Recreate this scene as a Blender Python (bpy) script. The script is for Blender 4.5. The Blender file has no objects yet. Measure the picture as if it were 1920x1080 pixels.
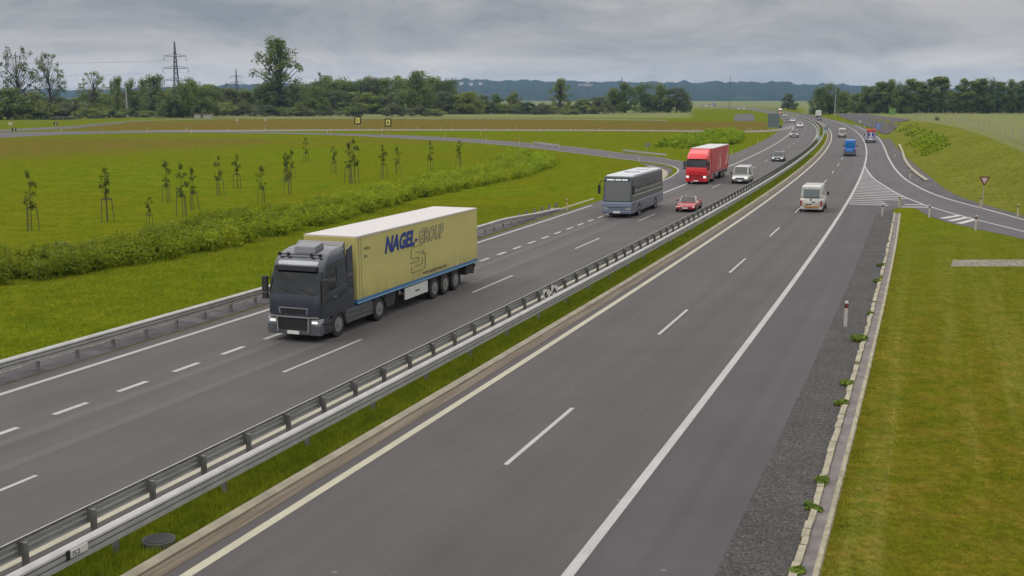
import bpy, bmesh, math, random
import numpy as np
from mathutils import Vector, Matrix
random.seed(7); RNG = np.random.default_rng(7)
C = bpy.context.scene.collection
R = math.radians
sc = bpy.context.scene

# ------------------------------------------------------------------ camera, world, sun, exposure
F, YH, H0 = 2088.4, 184.47, 9.806          # focal length in photo pixels, horizon row, camera height
TH = math.atan((540 - YH) / F)
cam_d = bpy.data.cameras.new('camera'); cam = bpy.data.objects.new('camera', cam_d); C.objects.link(cam)
cam_d.sensor_width = 36; cam_d.lens = F / 1920 * 36
cam_d.clip_start = 0.1; cam_d.clip_end = 30000
cam.location = (0, 0, H0); cam.rotation_euler = (math.pi / 2 - TH, 0, 0)
sc.camera = cam
sc.view_settings.view_transform = 'Standard'; sc.view_settings.look = 'None'
sc.view_settings.exposure = 0.0; sc.view_settings.gamma = 1

SUN_EL, SUN_AZ = R(48), R(250)
world = bpy.data.worlds.new('World'); sc.world = world; world.use_nodes = True
nt = world.node_tree; nt.nodes.clear()
N = nt.nodes.new; L = nt.links.new
out = N('ShaderNodeOutputWorld'); bg = N('ShaderNodeBackground'); L(bg.outputs[0], out.inputs[0])
sky = N('ShaderNodeTexSky'); sky.sky_type = 'NISHITA'; sky.sun_disc = False
sky.sun_elevation = SUN_EL; sky.sun_rotation = SUN_AZ
skm = N('ShaderNodeVectorMath'); skm.operation = 'SCALE'; skm.inputs[3].default_value = 0.06; L(sky.outputs[0], skm.inputs[0])
tc = N('ShaderNodeTexCoord'); sep = N('ShaderNodeSeparateXYZ'); L(tc.outputs['Generated'], sep.inputs[0])
mp = N('ShaderNodeMapping'); mp.inputs['Scale'].default_value = (4.4, 4.4, 17); mp.inputs['Location'].default_value = (.35, 1.2, .2)
L(tc.outputs['Generated'], mp.inputs[0])
n1 = N('ShaderNodeTexNoise'); n1.inputs['Scale'].default_value = 1.15; n1.inputs['Detail'].default_value = 8; n1.inputs['Roughness'].default_value = .64; n1.inputs['Distortion'].default_value = .5
L(mp.outputs[0], n1.inputs['Vector'])
cr = N('ShaderNodeValToRGB'); e = cr.color_ramp.elements
e[0].position = .36; e[0].color = (.72, .76, .80, 1); e[1].position = .62; e[1].color = (1.36, 1.29, 1.23, 1)
L(n1.outputs['Fac'], cr.inputs[0])
el = N('ShaderNodeValToRGB'); el.color_ramp.interpolation = 'EASE'
ee = el.color_ramp.elements; ee[0].position = 0.0; ee[0].color = (.40, .42, .42, 1); ee[1].position = 1; ee[1].color = (1.85, 1.80, 1.74, 1)
for p, c in ((.014, (.50, .49, .48)), (.030, (.49, .475, .465)), (.044, (.36, .36, .365)), (.060, (.335, .34, .35)), (.09, (.365, .37, .375)), (.3, (.88, .87, .86))):
    q = ee.new(p); q.color = (*c, 1)
L(sep.outputs['Z'], el.inputs[0])
mul = N('ShaderNodeMix'); mul.data_type = 'RGBA'; mul.blend_type = 'MULTIPLY'; mul.inputs[0].default_value = 1
L(el.outputs[0], mul.inputs[6]); L(cr.outputs[0], mul.inputs[7])
mx = N('ShaderNodeMix'); mx.data_type = 'RGBA'; mx.inputs[0].default_value = .93
L(skm.outputs[0], mx.inputs[6]); L(mul.outputs[2], mx.inputs[7])
L(mx.outputs[2], bg.inputs[0]); bg.inputs[1].default_value = 1.08

sd = bpy.data.lights.new('sun', 'SUN'); sd.energy = 0.9; sd.angle = R(24); sd.color = (1, .97, .93)
so = bpy.data.objects.new('sun', sd); C.objects.link(so)
so.rotation_euler = (math.pi / 2 - SUN_EL, 0, -SUN_AZ + math.pi)   # light comes from the sky's sun direction

# ------------------------------------------------------------------ picture -> ground, road frame
def gnd(px, py, z=0.0):
    u = (px - 960) / F; v = (py - 540) / F; c, s = math.cos(TH), math.sin(TH); d = v * c + s; h = H0 - z
    return h * u / d, h * (c - v * s) / d
def proj(X, Y, Z=0.0):
    c, s = math.cos(TH), math.sin(TH); zc = Z - H0; dep = Y * c - zc * s; up = zc * c + Y * s
    return 960 + F * X / dep, 540 - F * up / dep
T0 = -14.15; A0 = .3683; DS = 1.0; NS = 2200; NB = 60
_kn = np.array([0, 150, 300, 450, 650, 900, 1300, 2200.])
_kv = np.array([0.00025, 0.00032702, 0.00031817, 0.00025277, 0.00019397, 0.00014425, 0.00012638, 0.00011533])
RS = np.arange(NS) * DS
_k = np.interp(RS, _kn, _kv)
RH = A0 - np.concatenate([[0], np.cumsum((_k[1:] + _k[:-1]) / 2 * DS)])
RX = T0 * math.cos(A0) + np.concatenate([[0], np.cumsum(np.sin((RH[1:] + RH[:-1]) / 2) * DS)])
RY = -T0 * math.sin(A0) + np.concatenate([[0], np.cumsum(np.cos((RH[1:] + RH[:-1]) / 2) * DS)])
def rd(s, t):
    """road coordinates (metres along, metres right of camera line) -> x, y, heading"""
    if s < 0:
        return RX[0] + s * math.sin(A0) + (t - T0) * math.cos(A0), RY[0] + s * math.cos(A0) - (t - T0) * math.sin(A0), A0
    x = np.interp(s, RS, RX); y = np.interp(s, RS, RY); a = float(np.interp(s, RS, RH)); d = t - T0
    return float(x + d * math.cos(a)), float(y - d * math.sin(a)), a
def inv(x, y):
    i = int(np.argmin((RX - x) ** 2 + (RY - y) ** 2)); a = RH[i]
    return float(RS[i] + (x - RX[i]) * math.sin(a) + (y - RY[i]) * math.cos(a)), float(T0 + (x - RX[i]) * math.cos(a) - (y - RY[i]) * math.sin(a))

# terrain: a low bank right of the joining slip road
def pline(pts, n=80):
    p = np.array(pts, float); d = np.concatenate([[0], np.cumsum(np.hypot(*(p[1:] - p[:-1]).T[:2]))])
    q = np.linspace(0, d[-1], n); return np.array([np.interp(q, d, p[:, i]) for i in range(p.shape[1])]).T
_crest = [(1565, 214, .3), (1600, 213, 1.0), (1640, 220, 1.8), (1685, 229, 2.3), (1750, 233, 2.8), (1800, 243, 3.0), (1850, 259, 3.1), (1925, 290, 3.2), (2050, 350, 3.2)]
CREST = pline([(*gnd(x, y, z), z) for x, y, z in _crest], 120)
FOOT = pline([(*gnd(x, y), 0) for x, y in [(1565, 219), (1600, 228), (1640, 243), (1672, 268), (1700, 305), (1740, 345), (1790, 368), (1850, 386), (1925, 408), (2050, 442)]], 120)
_d = np.gradient(FOOT[:, :2], axis=0); _d /= np.linalg.norm(_d, axis=1)[:, None]; _sg = np.sign(np.cross(_d[60], CREST[60, :2] - FOOT[60, :2])); FOOT[:, :2] += np.stack([-_d[:, 1], _d[:, 0]], 1) * _sg * 3.0
def Hf(x, y):
    x = np.atleast_1d(np.asarray(x, float)); y = np.atleast_1d(np.asarray(y, float)); z = np.zeros_like(x)
    m = (x > 35) & (y > 60) & (y < 900)
    if m.any():
        xm, ym = x[m], y[m]; res = np.zeros(len(xm))
        for a in range(0, len(xm), 4000):
            xa, ya = xm[a:a + 4000, None], ym[a:a + 4000, None]
            df2 = (xa - FOOT[None, :, 0]) ** 2 + (ya - FOOT[None, :, 1]) ** 2; dc2 = (xa - CREST[None, :, 0]) ** 2 + (ya - CREST[None, :, 1]) ** 2
            i = df2.argmin(1); j = dc2.argmin(1); df = np.sqrt(df2.min(1)); dc = np.sqrt(dc2.min(1))
            # side of the foot line: away from the road?
            k = np.clip(i, 1, len(FOOT) - 2); tx = FOOT[k + 1, 0] - FOOT[k - 1, 0]; ty = FOOT[k + 1, 1] - FOOT[k - 1, 1]
            sf = tx * (ya[:, 0] - FOOT[i, 1]) - ty * (xa[:, 0] - FOOT[i, 0])
            k2 = np.clip(j, 1, len(CREST) - 2); tx2 = CREST[k2 + 1, 0] - CREST[k2 - 1, 0]; ty2 = CREST[k2 + 1, 1] - CREST[k2 - 1, 1]
            sc_ = tx2 * (ya[:, 0] - CREST[j, 1]) - ty2 * (xa[:, 0] - CREST[j, 0])
            zc = CREST[j, 2]
            u = df / (df + dc + 1e-6); u = u * u * (3 - 2 * u)
            v = np.clip(dc / 45, 0, 1); v = 1 - v * v * (3 - 2 * v)
            sgn = np.sign(TOWARD[0])
            beyond = sc_ * TOWARD[1] > 0; inside = sf * TOWARD[0] > 0
            r = np.where(beyond, zc * v, np.where(inside, zc * u, 0)); res[a:a + 4000] = r
        z[m] = res
    return z
# orientation of "beyond": test with a point well behind the crest
def _side(Lp, x, y):
    i = int(((Lp[:, 0] - x) ** 2 + (Lp[:, 1] - y) ** 2).argmin()); k = min(max(i, 1), len(Lp) - 2)
    return (Lp[k + 1, 0] - Lp[k - 1, 0]) * (y - Lp[i, 1]) - (Lp[k + 1, 1] - Lp[k - 1, 1]) * (x - Lp[i, 0])
_m = CREST[60]; _f = FOOT[60]; _dir = (_m[:2] - _f[:2])
TOWARD = (np.sign(_side(FOOT, *(_f[:2] + _dir * .5))), np.sign(_side(CREST, *(_m[:2] + _dir * .3))))
def H1(x, y): return float(Hf([x], [y])[0])
def place(px, py):
    """ground point seen at a pixel of the photograph, on the terrain"""
    z = 0.0
    for _ in range(25):
        x, y = gnd(px, py, z); z = z + .5 * (H1(x, y) - z)
    return x, y, z

# ------------------------------------------------------------------ helpers
def link(o, parent=None):
    C.objects.link(o)
    if parent is not None: o.parent = parent
    return o
def tag(o, label=None, cat=None, group=None, kind=None):
    if label: o['label'] = label
    if cat: o['category'] = cat
    if group: o['group'] = group
    if kind: o['kind'] = kind
    return o
def thing(name, label, cat, loc=(0, 0, 0), rz=0, group=None):
    o = bpy.data.objects.new(name, None); o.empty_display_size = .3; link(o); o.location = loc; o.rotation_euler = (0, 0, rz)
    return tag(o, label, cat, group)
def copy_tree(o, parent=None):
    c = o.copy(); C.objects.link(c); c.parent = parent
    for ch in CH.get(o.name, []): copy_tree(ch, c)
    if parent is not None: CH.setdefault(parent.name, []).append(c)
    return c
CH = {}
class MB:
    def __init__(s): s.v = []; s.f = []; s.m = []; s.uv = None
    def face(s, pts, m=0):
        b = len(s.v); s.v += [tuple(p) for p in pts]; s.f.append(tuple(range(b, b + len(pts)))); s.m.append(m)
    def box(s, x0, x1, y0, y1, z0, z1, m=0):
        b = len(s.v); s.v += [(x, y, z) for z in (z0, z1) for y in (y0, y1) for x in (x0, x1)]
        for f in ((0, 2, 3, 1), (4, 5, 7, 6), (0, 1, 5, 4), (2, 6, 7, 3), (0, 4, 6, 2), (1, 3, 7, 5)):
            s.f.append(tuple(b + i for i in f)); s.m.append(m)
    def tube(s, pts, r, n=6, m=0, r2=None, cap=True):
        pts = [Vector(p) for p in pts]; rings = []
        for i, p in enumerate(pts):
            d = (pts[min(i + 1, len(pts) - 1)] - pts[max(i - 1, 0)]).normalized()
            a = d.orthogonal().normalized() if abs(d.z) > .9 else d.cross(Vector((0, 0, 1))).normalized(); b_ = d.cross(a)
            rr = r if r2 is None else r + (r2 - r) * i / (len(pts) - 1)
            base = len(s.v)
            for k in range(n):
                t = 2 * math.pi * k / n; s.v.append(tuple(p + a * math.cos(t) * rr + b_ * math.sin(t) * rr))
            rings.append(base)
        for i in range(len(rings) - 1):
            for k in range(n):
                s.f.append((rings[i] + k, rings[i] + (k + 1) % n, rings[i + 1] + (k + 1) % n, rings[i + 1] + k)); s.m.append(m)
        if cap:
            s.f.append(tuple(rings[0] + k for k in range(n))[::-1]); s.m.append(m); s.f.append(tuple(rings[-1] + k for k in range(n))); s.m.append(m)
    def bar(s, a, b, w, h=None, m=0):
        a = Vector(a); b = Vector(b); d = (b - a).normalized(); u = d.cross(Vector((0, 0, 1)))
        u = Vector((1, 0, 0)) if u.length < 1e-3 else u.normalized(); v = u.cross(d); h = h or w
        base = len(s.v)
        for p in (a, b):
            for i, j in ((-1, -1), (1, -1), (1, 1), (-1, 1)): s.v.append(tuple(p + u * i * w / 2 + v * j * h / 2))
        for f in ((0, 1, 2, 3), (7, 6, 5, 4), (0, 4, 5, 1), (1, 5, 6, 2), (2, 6, 7, 3), (3, 7, 4, 0)): s.f.append(tuple(base + i for i in f)); s.m.append(m)
    def prism(s, poly, x0, x1, m=0, taper=None):
        """closed (y,z) outline between two x planes"""
        n = len(poly); b = len(s.v)
        for x in (x0, x1):
            for (y, z) in poly: s.v.append((x * (taper(y, z) if taper else 1), y, z))
        s.f.append(tuple(b + i for i in range(n))); s.m.append(m); s.f.append(tuple(b + n + i for i in range(n))[::-1]); s.m.append(m)
        for i in range(n):
            j = (i + 1) % n; s.f.append((b + i, b + n + i, b + n + j, b + j)); s.m.append(m)
    def build(s, name, mats, parent=None, bevel=0, smooth=False, uv=None, segs=2):
        me = bpy.data.meshes.new(name); me.from_pydata(s.v, [], s.f)
        if not isinstance(mats, (list, tuple)): mats = [mats]
        for m in mats: me.materials.append(m)
        if len(mats) > 1: me.polygons.foreach_set('material_index', s.m)
        bm = bmesh.new(); bm.from_mesh(me); bmesh.ops.recalc_face_normals(bm, faces=bm.faces); bm.to_mesh(me); bm.free()
        if smooth: me.polygons.foreach_set('use_smooth', [True] * len(me.polygons))
        o = link(bpy.data.objects.new(name, me), parent)
        if bevel:
            bv = o.modifiers.new('bevel', 'BEVEL'); bv.width = bevel; bv.segments = segs; bv.limit_method = 'ANGLE'; bv.angle_limit = R(28)
            me.polygons.foreach_set('use_smooth', [True] * len(me.polygons))
            try:
                bv.harden_normals = True
            except Exception: pass
        if parent is not None: CH.setdefault(parent.name, []).append(o)
        return o

# ------------------------------------------------------------------ materials
MATS = {}
def mat(name, col, rough=.5, metal=0, var=.0, vscale=3, bump=0, bscale=20, coat=0, spec=.5, emit=None, trans=0):
    if name in MATS: return MATS[name]
    m = bpy.data.materials.new(name); m.use_nodes = True; n = m.node_tree; p = n.nodes['Principled BSDF']
    p.inputs['Base Color'].default_value = (*col, 1); p.inputs['Roughness'].default_value = rough; p.inputs['Metallic'].default_value = metal
    p.inputs['Coat Weight'].default_value = coat; p.inputs['Specular IOR Level'].default_value = spec
    if emit: p.inputs['Emission Color'].default_value = (*emit[0], 1); p.inputs['Emission Strength'].default_value = emit[1]
    if var or bump:
        t = n.nodes.new('ShaderNodeTexCoord'); nz = n.nodes.new('ShaderNodeTexNoise'); nz.inputs['Scale'].default_value = vscale; nz.inputs['Detail'].default_value = 5
        n.links.new(t.outputs['Object'], nz.inputs['Vector'])
        if var:
            r = n.nodes.new('ShaderNodeMapRange'); r.inputs[3].default_value = 1 - var; r.inputs[4].default_value = 1 + var; r.inputs[1].default_value = .3; r.inputs[2].default_value = .7
            n.links.new(nz.outputs['Fac'], r.inputs[0])
            v = n.nodes.new('ShaderNodeVectorMath'); v.operation = 'SCALE'; v.inputs[0].default_value = col; n.links.new(r.outputs[0], v.inputs[3])
            n.links.new(v.outputs[0], p.inputs['Base Color'])
        if bump:
            nb = n.nodes.new('ShaderNodeTexNoise'); nb.inputs['Scale'].default_value = bscale; nb.inputs['Detail'].default_value = 4; n.links.new(t.outputs['Object'], nb.inputs['Vector'])
            b = n.nodes.new('ShaderNodeBump'); b.inputs['Strength'].default_value = bump; b.inputs['Distance'].default_value = .05
            n.links.new(nb.outputs['Fac'], b.inputs['Height']); n.links.new(b.outputs[0], p.inputs['Normal'])
    MATS[name] = m; return m

class NT:
    """tiny node-graph helper"""
    def __init__(s, name):
        s.m = bpy.data.materials.new(name); s.m.use_nodes = True; s.t = s.m.node_tree; s.p = s.t.nodes['Principled BSDF']
    def n(s, ty, **k):
        x = s.t.nodes.new(ty)
        for a, b in k.items(): setattr(x, a, b)
        return x
    def l(s, a, b): s.t.links.new(a, b)
    def noise(s, vec, scale, detail=4, rough=.55, dist=0):
        x = s.n('ShaderNodeTexNoise'); x.inputs['Scale'].default_value = scale; x.inputs['Detail'].default_value = detail; x.inputs['Roughness'].default_value = rough; x.inputs['Distortion'].default_value = dist
        s.l(vec, x.inputs['Vector']); return x.outputs['Fac']
    def ramp(s, fac, stops):
        x = s.n('ShaderNodeValToRGB'); e = x.color_ramp.elements
        e[0].position, e[0].color = stops[0][0], (*stops[0][1], 1); e[1].position, e[1].color = stops[-1][0], (*stops[-1][1], 1)
        for p, c in stops[1:-1]: q = e.new(p); q.color = (*c, 1)
        s.l(fac, x.inputs[0]); return x.outputs[0]
    def mix(s, fac, a, b, mode='MIX'):
        x = s.n('ShaderNodeMix', data_type='RGBA', blend_type=mode)
        if isinstance(fac, (int, float)): x.inputs[0].default_value = fac
        else: s.l(fac, x.inputs[0])
        for i, c in ((6, a), (7, b)):
            if isinstance(c, tuple): x.inputs[i].default_value = (*c, 1)
            else: s.l(c, x.inputs[i])
        return x.outputs[2]
    def mr(s, v, a, b, c=0, d=1):
        x = s.n('ShaderNodeMapRange'); s.l(v, x.inputs[0])
        for i, q in enumerate((a, b, c, d)): x.inputs[i + 1].default_value = q
        return x.outputs[0]
    def math(s, op, a, b=0):
        x = s.n('ShaderNodeMath', operation=op)
        for i, q in ((0, a), (1, b)):
            if isinstance(q, (int, float)): x.inputs[i].default_value = q
            else: s.l(q, x.inputs[i])
        return x.outputs[0]
    def mapv(s, vec, scale, rot=(0, 0, 0)):
        x = s.n('ShaderNodeMapping'); x.inputs['Scale'].default_value = scale; x.inputs['Rotation'].default_value = rot; s.l(vec, x.inputs[0]); return x.outputs[0]
    def bump(s, h, strength, dist):
        x = s.n('ShaderNodeBump'); x.inputs['Strength'].default_value = strength; x.inputs['Distance'].default_value = dist; s.l(h, x.inputs['Height']); s.l(x.outputs[0], s.p.inputs['Normal'])
    def geo(s): return s.n('ShaderNodeNewGeometry').outputs['Position']

# grass ground: colour from a painted land-use attribute (brown dry band, pale crop, right-hand mown bank) plus noise
A0_ = .3683
g = NT('grass_ground'); P = g.geo()
at = g.n('ShaderNodeAttribute', attribute_name='land'); asep = g.n('ShaderNodeSeparateColor'); g.l(at.outputs['Color'], asep.inputs[0])
big = g.noise(P, .035, 5, .6); mid = g.noise(P, .35, 6, .65); fine = g.noise(P, 4.5, 6, .75); fin2 = g.noise(g.mapv(P, (1, .35, 1), (0, 0, R(20))), 1.6, 5, .7)
base = g.ramp(mid, [(.28, (.058, .092, .005)), (.5, (.092, .126, .006)), (.72, (.124, .143, .010))])
base = g.mix(g.mr(big, .38, .62), base, g.mix(.5, base, (.108, .100, .006)))
dry = g.ramp(g.noise(P, .12, 5, .65), [(.3, (.080, .088, .012)), (.5, (.112, .090, .020)), (.7, (.132, .080, .026))])
base = g.mix(asep.outputs[0], base, dry)
crop = g.ramp(g.noise(P, .01, 4), [(.35, (.125, .150, .055)), (.65, (.16, .165, .07))])
base = g.mix(asep.outputs[1], base, crop)
bank = g.mix(.5, g.ramp(g.noise(g.mapv(P, (.18, 1.2, 1), (0, 0, R(-52))), .55, 6, .7), [(.3, (.085, .105, .010)), (.5, (.118, .130, .016)), (.68, (.155, .150, .034))]), g.ramp(g.noise(P, .06, 5, .6), [(.3, (.082, .112, .012)), (.7, (.150, .145, .032))]))
base = g.mix(asep.outputs[2], base, bank)
vs = g.n('ShaderNodeSeparateXYZ'); g.l(P, vs.inputs[0])
# strips left by the mower on the right-hand verge
tt_ = g.math('SUBTRACT', g.math('MULTIPLY', vs.outputs[0], math.cos(A0_)), g.math('MULTIPLY', vs.outputs[1], math.sin(A0_)))
cx = g.n('ShaderNodeCombineXYZ'); g.l(g.math('MULTIPLY', tt_, .42), cx.inputs[0]); g.l(g.math('MULTIPLY', vs.outputs[1], .012), cx.inputs[1])
strip_n = g.noise(cx.outputs[0], 1.0, 3, .6)
mow = g.ramp(strip_n, [(.36, (.100, .068, .006)), (.47, (.098, .098, .006)), (.53, (.175, .165, .040)), (.64, (.085, .092, .006))])
patch = g.ramp(g.noise(P, .8, 6, .7), [(.32, (.040, .078, .005)), (.47, (.095, .102, .008)), (.56, (.135, .118, .018)), (.68, (.165, .100, .020))])
verge = g.mr(tt_, -3.5, -2.0); verge = g.math('MULTIPLY', verge, g.mr(vs.outputs[1], 110, 60)); verge = g.math('MULTIPLY', verge, g.math('SUBTRACT', 1.0, asep.outputs[2]))
vcol = g.mix(.60, mow, patch); vcol = g.mix(g.math('MULTIPLY', g.mr(vs.outputs[1], 42, 75), .65), vcol, (.085, .118, .012)); base = g.mix(g.math('MULTIPLY', verge, .92), base, vcol)
clump = g.noise(P, 1.7, 6, .75); base = g.mix(.8, base, g.mix(1.0, base, g.ramp(clump, [(.32, (.60, .72, .6)), (.5, (1.02, 1.02, 1.0)), (.68, (1.38, 1.24, 1.6))]), 'MULTIPLY'))
sp = g.ramp(fine, [(.25, (.50, .54, .45)), (.5, (1, 1, 1)), (.78, (1.5, 1.42, 1.6))])
base = g.mix(1.0, base, sp, 'MULTIPLY')
base = g.mix(.55, base, g.mix(1.0, base, g.ramp(fin2, [(.3, (.7, .75, .7)), (.7, (1.3, 1.25, 1.2))]), 'MULTIPLY'))
g.l(base, g.p.inputs['Base Color']); g.p.inputs['Roughness'].default_value = .9; g.p.inputs['Specular IOR Level'].default_value = 0
g.bump(fine, .8, .12); M_GRASS = g.m

def asphalt(name, c0, tracks=True, sc_=1.0):
    a = NT(name); P = a.geo(); uv = a.n('ShaderNodeUVMap').outputs[0]
    col = a.ramp(a.noise(P, .25, 4, .6), [(.3, tuple(x * .90 for x in c0)), (.7, tuple(x * 1.08 for x in c0))])
    st = a.noise(a.mapv(uv, (1.3, .012, 1)), 1, 4, .55)          # long streaks along the lane (wear)
    col = a.mix(1.0, col, a.ramp(st, [(.3, (.88, .88, .885)), (.7, (1.13, 1.125, 1.11))]), 'MULTIPLY')
    gr = a.noise(P, 55, 3, .8); col = a.mix(1.0, col, a.ramp(gr, [(.3, (.78, .78, .78)), (.7, (1.22, 1.22, 1.22))]), 'MULTIPLY')
    vo = a.n('ShaderNodeTexVoronoi', feature='DISTANCE_TO_EDGE'); a.l(a.mapv(P, (.055, .055, 1)), vo.inputs['Vector']); vo.inputs['Scale'].default_value = 1
    spots = a.ramp(a.noise(P, .9, 2, .4), [(.70, (1, 1, 1)), (.78, (1.10, 1.09, 1.06))]); col = a.mix(.6, col, a.mix(1.0, col, spots, 'MULTIPLY'))
    us = a.n('ShaderNodeSeparateXYZ'); a.l(uv, us.inputs[0])
    if sc_ == 1.0:
        sh_ = a.mr(us.outputs[0], -6.75, -6.6); col = a.mix(sh_, col, a.mix(1.0, col, (.90, .89, .95), 'MULTIPLY'))      # the hard shoulder was laid in its own strip
        seam = a.math('LESS_THAN', a.math('ABSOLUTE', a.math('ADD', us.outputs[0], 10.32)), .018); col = a.mix(a.math('MULTIPLY', seam, .35), col, (.025, .024, .023))
    sp2 = a.n('ShaderNodeTexVoronoi'); sp2.inputs['Scale'].default_value = .42; a.l(P, sp2.inputs['Vector'])
    col = a.mix(a.mr(sp2.outputs['Distance'], .034, .022, 0, .55), col, (.16, .15, .14))
    st2 = a.noise(a.mapv(uv, (.8, .10, 1)), 1.3, 5, .7); col = a.mix(a.mr(st2, .62, .72, 0, .30), col, (.040, .036, .035))
    a.l(col, a.p.inputs['Base Color']); a.p.inputs['Roughness'].default_value = .82; a.p.inputs['Specular IOR Level'].default_value = .35
    a.bump(gr, .25, .01); return a.m
M_ASPH = asphalt('asphalt', (.063, .0585, .0595))
M_ASPHL = asphalt('asphalt_light', (.069, .064, .064))
M_RAMP = asphalt('asphalt_slip_road', (.078, .073, .078))
M_PINK = asphalt('asphalt_pale', (.16, .145, .13))
M_PALE = mat('asphalt_worn', (.077, .071, .069), .85)
def gravel(name, lo, hi, scale, hf=1.0):
    a = NT(name); P = a.geo()
    vo = a.n('ShaderNodeTexVoronoi'); vo.inputs['Scale'].default_value = scale; a.l(P, vo.inputs['Vector'])
    b = a.n('ShaderNodeSeparateColor'); a.l(vo.outputs['Color'], b.inputs[0])
    col = a.ramp(b.outputs[0], [(0, lo), (.75, tuple((x + y) / 2 for x, y in zip(lo, hi))), (1, hi)])
    col = a.mix(1.0, col, a.ramp(a.noise(P, .6, 5), [(.3, (.82, .82, .82)), (.7, (1.18, 1.17, 1.15))]), 'MULTIPLY')
    a.l(col, a.p.inputs['Base Color']); a.p.inputs['Roughness'].default_value = .95; a.bump(vo.outputs['Distance'], .8, .04 * hf); return a.m
M_GRAVEL = gravel('gravel_dark', (.012, .012, .012), (.115, .110, .107), 30)
M_GRAVELL = gravel('gravel_stony', (.05, .055, .03), (.34, .32, .25), 5)
M_SLATE = gravel('crushed_slate', (.042, .037, .041), (.085, .077, .085), 1.6)
M_PATH = gravel('path_gravel', (.12, .12, .10), (.26, .25, .21), 8)
M_SLATEP = gravel('crushed_slate_dark', (.034, .028, .034), (.062, .054, .064), 1.2)
def paint_line(name, col):
    a = NT(name); P = a.geo()
    c = a.ramp(a.noise(P, 9, 5, .75), [(.28, tuple(x * .62 for x in col)), (.45, col), (1, tuple(x * 1.06 for x in col))])
    c = a.mix(1.0, c, a.ramp(a.noise(P, .7, 3), [(.3, (.86, .86, .85)), (.7, (1.05, 1.05, 1.05))]), 'MULTIPLY')
    a.l(c, a.p.inputs['Base Color']); a.p.inputs['Roughness'].default_value = .6; a.bump(a.noise(P, 60, 2), .2, .01); return a.m
M_LINE = paint_line('road_paint', (.33, .32, .315)); M_LINEY = paint_line('road_paint_dusty', (.335, .32, .245))
M_CONC = mat('concrete', (.22, .20, .15), .9, var=.22, vscale=1.2, bump=.3, bscale=30)
def kerb_mat(name, col, dirt):
    a = NT(name); P = a.geo(); v = a.n('ShaderNodeSeparateXYZ'); a.l(P, v.inputs[0])
    s_ = a.math('ADD', a.math('MULTIPLY', v.outputs[0], math.sin(A0_)), a.math('MULTIPLY', v.outputs[1], math.cos(A0_)))
    fr_ = a.math('FRACT', a.math('MULTIPLY', s_, .8)); j_ = a.mr(fr_, .03, .06)
    c = a.ramp(a.noise(P, 1.3, 5, .7), [(.3, tuple(x * .55 for x in col)), (.5, col), (.7, tuple(x * 1.2 for x in col))])
    c = a.mix(a.mr(a.noise(P, 1.1, 5, .75), .56, .60), c, dirt); c = a.mix(j_, (.03, .03, .025), c)
    a.l(c, a.p.inputs['Base Color']); a.p.inputs['Roughness'].default_value = .95; a.bump(a.noise(P, 20, 3), .3, .02); return a.m
M_KERB = kerb_mat('channel_rim_blocks', (.21, .195, .15), (.07, .075, .03)); M_CHAN = kerb_mat('channel_bed', (.125, .112, .110), (.09, .075, .055))
def gutter_mat():
    a = NT('gutter_stained'); P = a.geo(); uv = a.n('ShaderNodeUVMap').outputs[0]
    c = a.ramp(a.noise(a.mapv(uv, (6, .22, 1)), 1, 5, .6, .5), [(.3, (.060, .045, .028)), (.5, (.105, .083, .057)), (.7, (.15, .128, .098))])
    c = a.mix(1.0, c, a.ramp(a.noise(P, 14, 4, .8), [(.3, (.8, .8, .8)), (.7, (1.15, 1.15, 1.15))]), 'MULTIPLY')
    a.l(c, a.p.inputs['Base Color']); a.p.inputs['Roughness'].default_value = .9; return a.m
M_GUT = gutter_mat()
M_CHAN = mat('channel_concrete', (.125, .112, .110), .9, var=.3, vscale=1.5, bump=.3, bscale=12)
M_KERB = mat('channel_rim', (.26, .24, .175), .9, var=.25, vscale=2.5, bump=.3, bscale=12)
M_STEEL = mat('galvanised_steel', (.34, .34, .335), .5, .15, var=.12, vscale=2.2)
M_STEELD = mat('galvanised_post', (.15, .148, .15), .6, .2, var=.25, vscale=4)
M_POLE = mat('grey_post_paint', (.30, .31, .32), .6)
M_WHITEP = mat('white_plastic', (.44, .42, .40), .5, var=.08); M_CREAMP = mat('cream_plastic', (.42, .39, .24), .5); M_BLK = mat('black_plastic', (.012, .012, .014), .5)
M_RED = mat('red_reflector', (.35, .02, .02), .4); M_ORG = mat('amber_reflector', (.6, .28, .03), .4)
M_WOOD = mat('stake_wood', (.075, .058, .040), .85); M_BARK = mat('bark', (.055, .046, .036), .95, var=.3, vscale=3)
M_BARKP = mat('pale_bark', (.22, .215, .19), .95, var=.3, vscale=2)
M_RUBBER = mat('rubber', (.018, .018, .019), .8); M_RIM = mat('wheel_rim', (.34, .34, .35), .38, .7, var=.1); M_RIMD = mat('steel_wheel', (.20, .19, .18), .6, .3)
M_GLASS = mat('vehicle_glass', (.012, .017, .019), .08, spec=.8); M_CHASS = mat('chassis_black', (.025, .025, .027), .75)
M_LAMP = mat('headlamp_lens', (.26, .28, .30), .12, spec=.8); M_TAIL = mat('tail_lamp', (.28, .012, .012), .25)
M_DRL = mat('running_lamp', (.8, .8, .8), .2, emit=((1, .97, .92), .55)); M_PLATE = mat('number_plate', (.62, .62, .60), .5)
M_WOODSH = mat('shed_wall', (.36, .34, .31), .9, var=.15); M_ROOF = mat('shed_roof', (.10, .075, .065), .9)
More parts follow.
